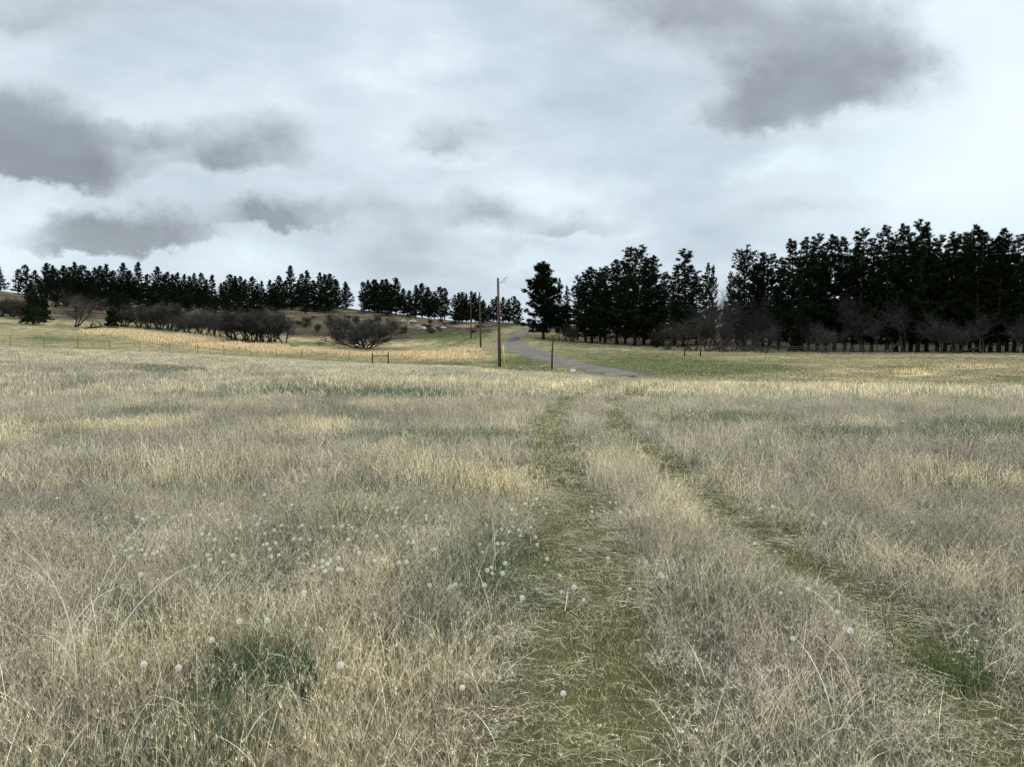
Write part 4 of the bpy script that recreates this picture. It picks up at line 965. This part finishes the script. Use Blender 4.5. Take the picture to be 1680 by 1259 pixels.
    s1 = N.new('ShaderNodeSeparateColor'); L.new(n1.outputs['Color'], s1.inputs[0])
    # thickness: breaks the cloud bodies into lighter and darker folds
    fold = math_(nt, 'MULTIPLY_ADD', s1.outputs[2], .9, .62)
    dark = math_(nt, 'MULTIPLY', dark, fold, clamp=True)
    ss = N.new('ShaderNodeMapRange'); ss.interpolation_type = 'SMOOTHSTEP'; L.new(dark, ss.inputs[0]); ss.inputs[1].default_value = .10; ss.inputs[2].default_value = .86
    dcol = ramp(nt, ss.outputs[0], [(.0, (.66, .72, .77)), (.5, (.43, .47, .51)), (1, (.275, .31, .34))])
    lum = N.new('ShaderNodeMapRange'); L.new(nd, lum.inputs[0]); lum.inputs[1].default_value = .35; lum.inputs[2].default_value = .65; lum.inputs[3].default_value = .84; lum.inputs[4].default_value = 1.22
    dl_ = N.new('ShaderNodeVectorMath'); dl_.operation = 'SCALE'; L.new(dcol, dl_.inputs[0]); L.new(lum.outputs[0], dl_.inputs['Scale']); dcol = dl_.outputs[0]
    c = mixc(nt, math_(nt, 'POWER', ss.outputs[0], .6), deck, dcol)
    # overcast sky brightens towards the zenith, above the view
    mr = N.new('ShaderNodeMapRange'); mr.interpolation_type = 'SMOOTHSTEP'; L.new(z, mr.inputs[0]); mr.inputs[1].default_value = .42; mr.inputs[2].default_value = .9; mr.inputs[3].default_value = 8.6; mr.inputs[4].default_value = 24.0
    sc_ = N.new('ShaderNodeVectorMath'); sc_.operation = 'SCALE'; L.new(c, sc_.inputs[0]); L.new(mr.outputs[0], sc_.inputs['Scale'])
    sky = N.new('ShaderNodeTexSky'); sky.sky_type = 'NISHITA'; sky.sun_disc = False; sky.sun_elevation = SUN_EL; sky.sun_rotation = SUN_AZ
    col = mixc(nt, .96, sky.outputs[0], sc_.outputs[0])
    bg = N.new('ShaderNodeBackground'); bg.inputs[1].default_value = .1; L.new(col, bg.inputs[0])
    o = N.new('ShaderNodeOutputWorld'); L.new(bg.outputs[0], o.inputs[0])
    w.cycles.sampling_method = 'MANUAL'; w.cycles.sample_map_resolution = 512
world()
sd = bpy.data.lights.new('sun', 'SUN'); sd.energy = 2.8; sd.angle = R(10); sd.color = (1, .96, .9)
so = bpy.data.objects.new('sun', sd); COL.objects.link(so)
dv = Vector((math.sin(SUN_AZ)*math.cos(SUN_EL), math.cos(SUN_AZ)*math.cos(SUN_EL), math.sin(SUN_EL)))
so.rotation_euler = (-dv).to_track_quat('-Z', 'Y').to_euler(); so.location = (20, 20, 60)

# ------------------------------------------------------------------ camera
cd = bpy.data.cameras.new('camera'); cam = bpy.data.objects.new('camera', cd); COL.objects.link(cam); scene.camera = cam
cd.sensor_width = 36; cd.lens = 36*F/1680; cd.clip_start = .05; cd.clip_end = 4000
pitch = math.atan((629.5-HZ)/F)
cam.location = (0, 0, CAMZ); cam.rotation_euler = (math.pi/2-pitch, 0, 0)
scene.view_settings.view_transform = 'Standard'; scene.view_settings.look = 'None'; scene.view_settings.gamma = 1; scene.view_settings.exposure = .42
scene.render.engine = 'CYCLES'
scene.cycles.max_bounces = 3; scene.cycles.diffuse_bounces = 2; scene.cycles.transmission_bounces = 1; scene.cycles.glossy_bounces = 2
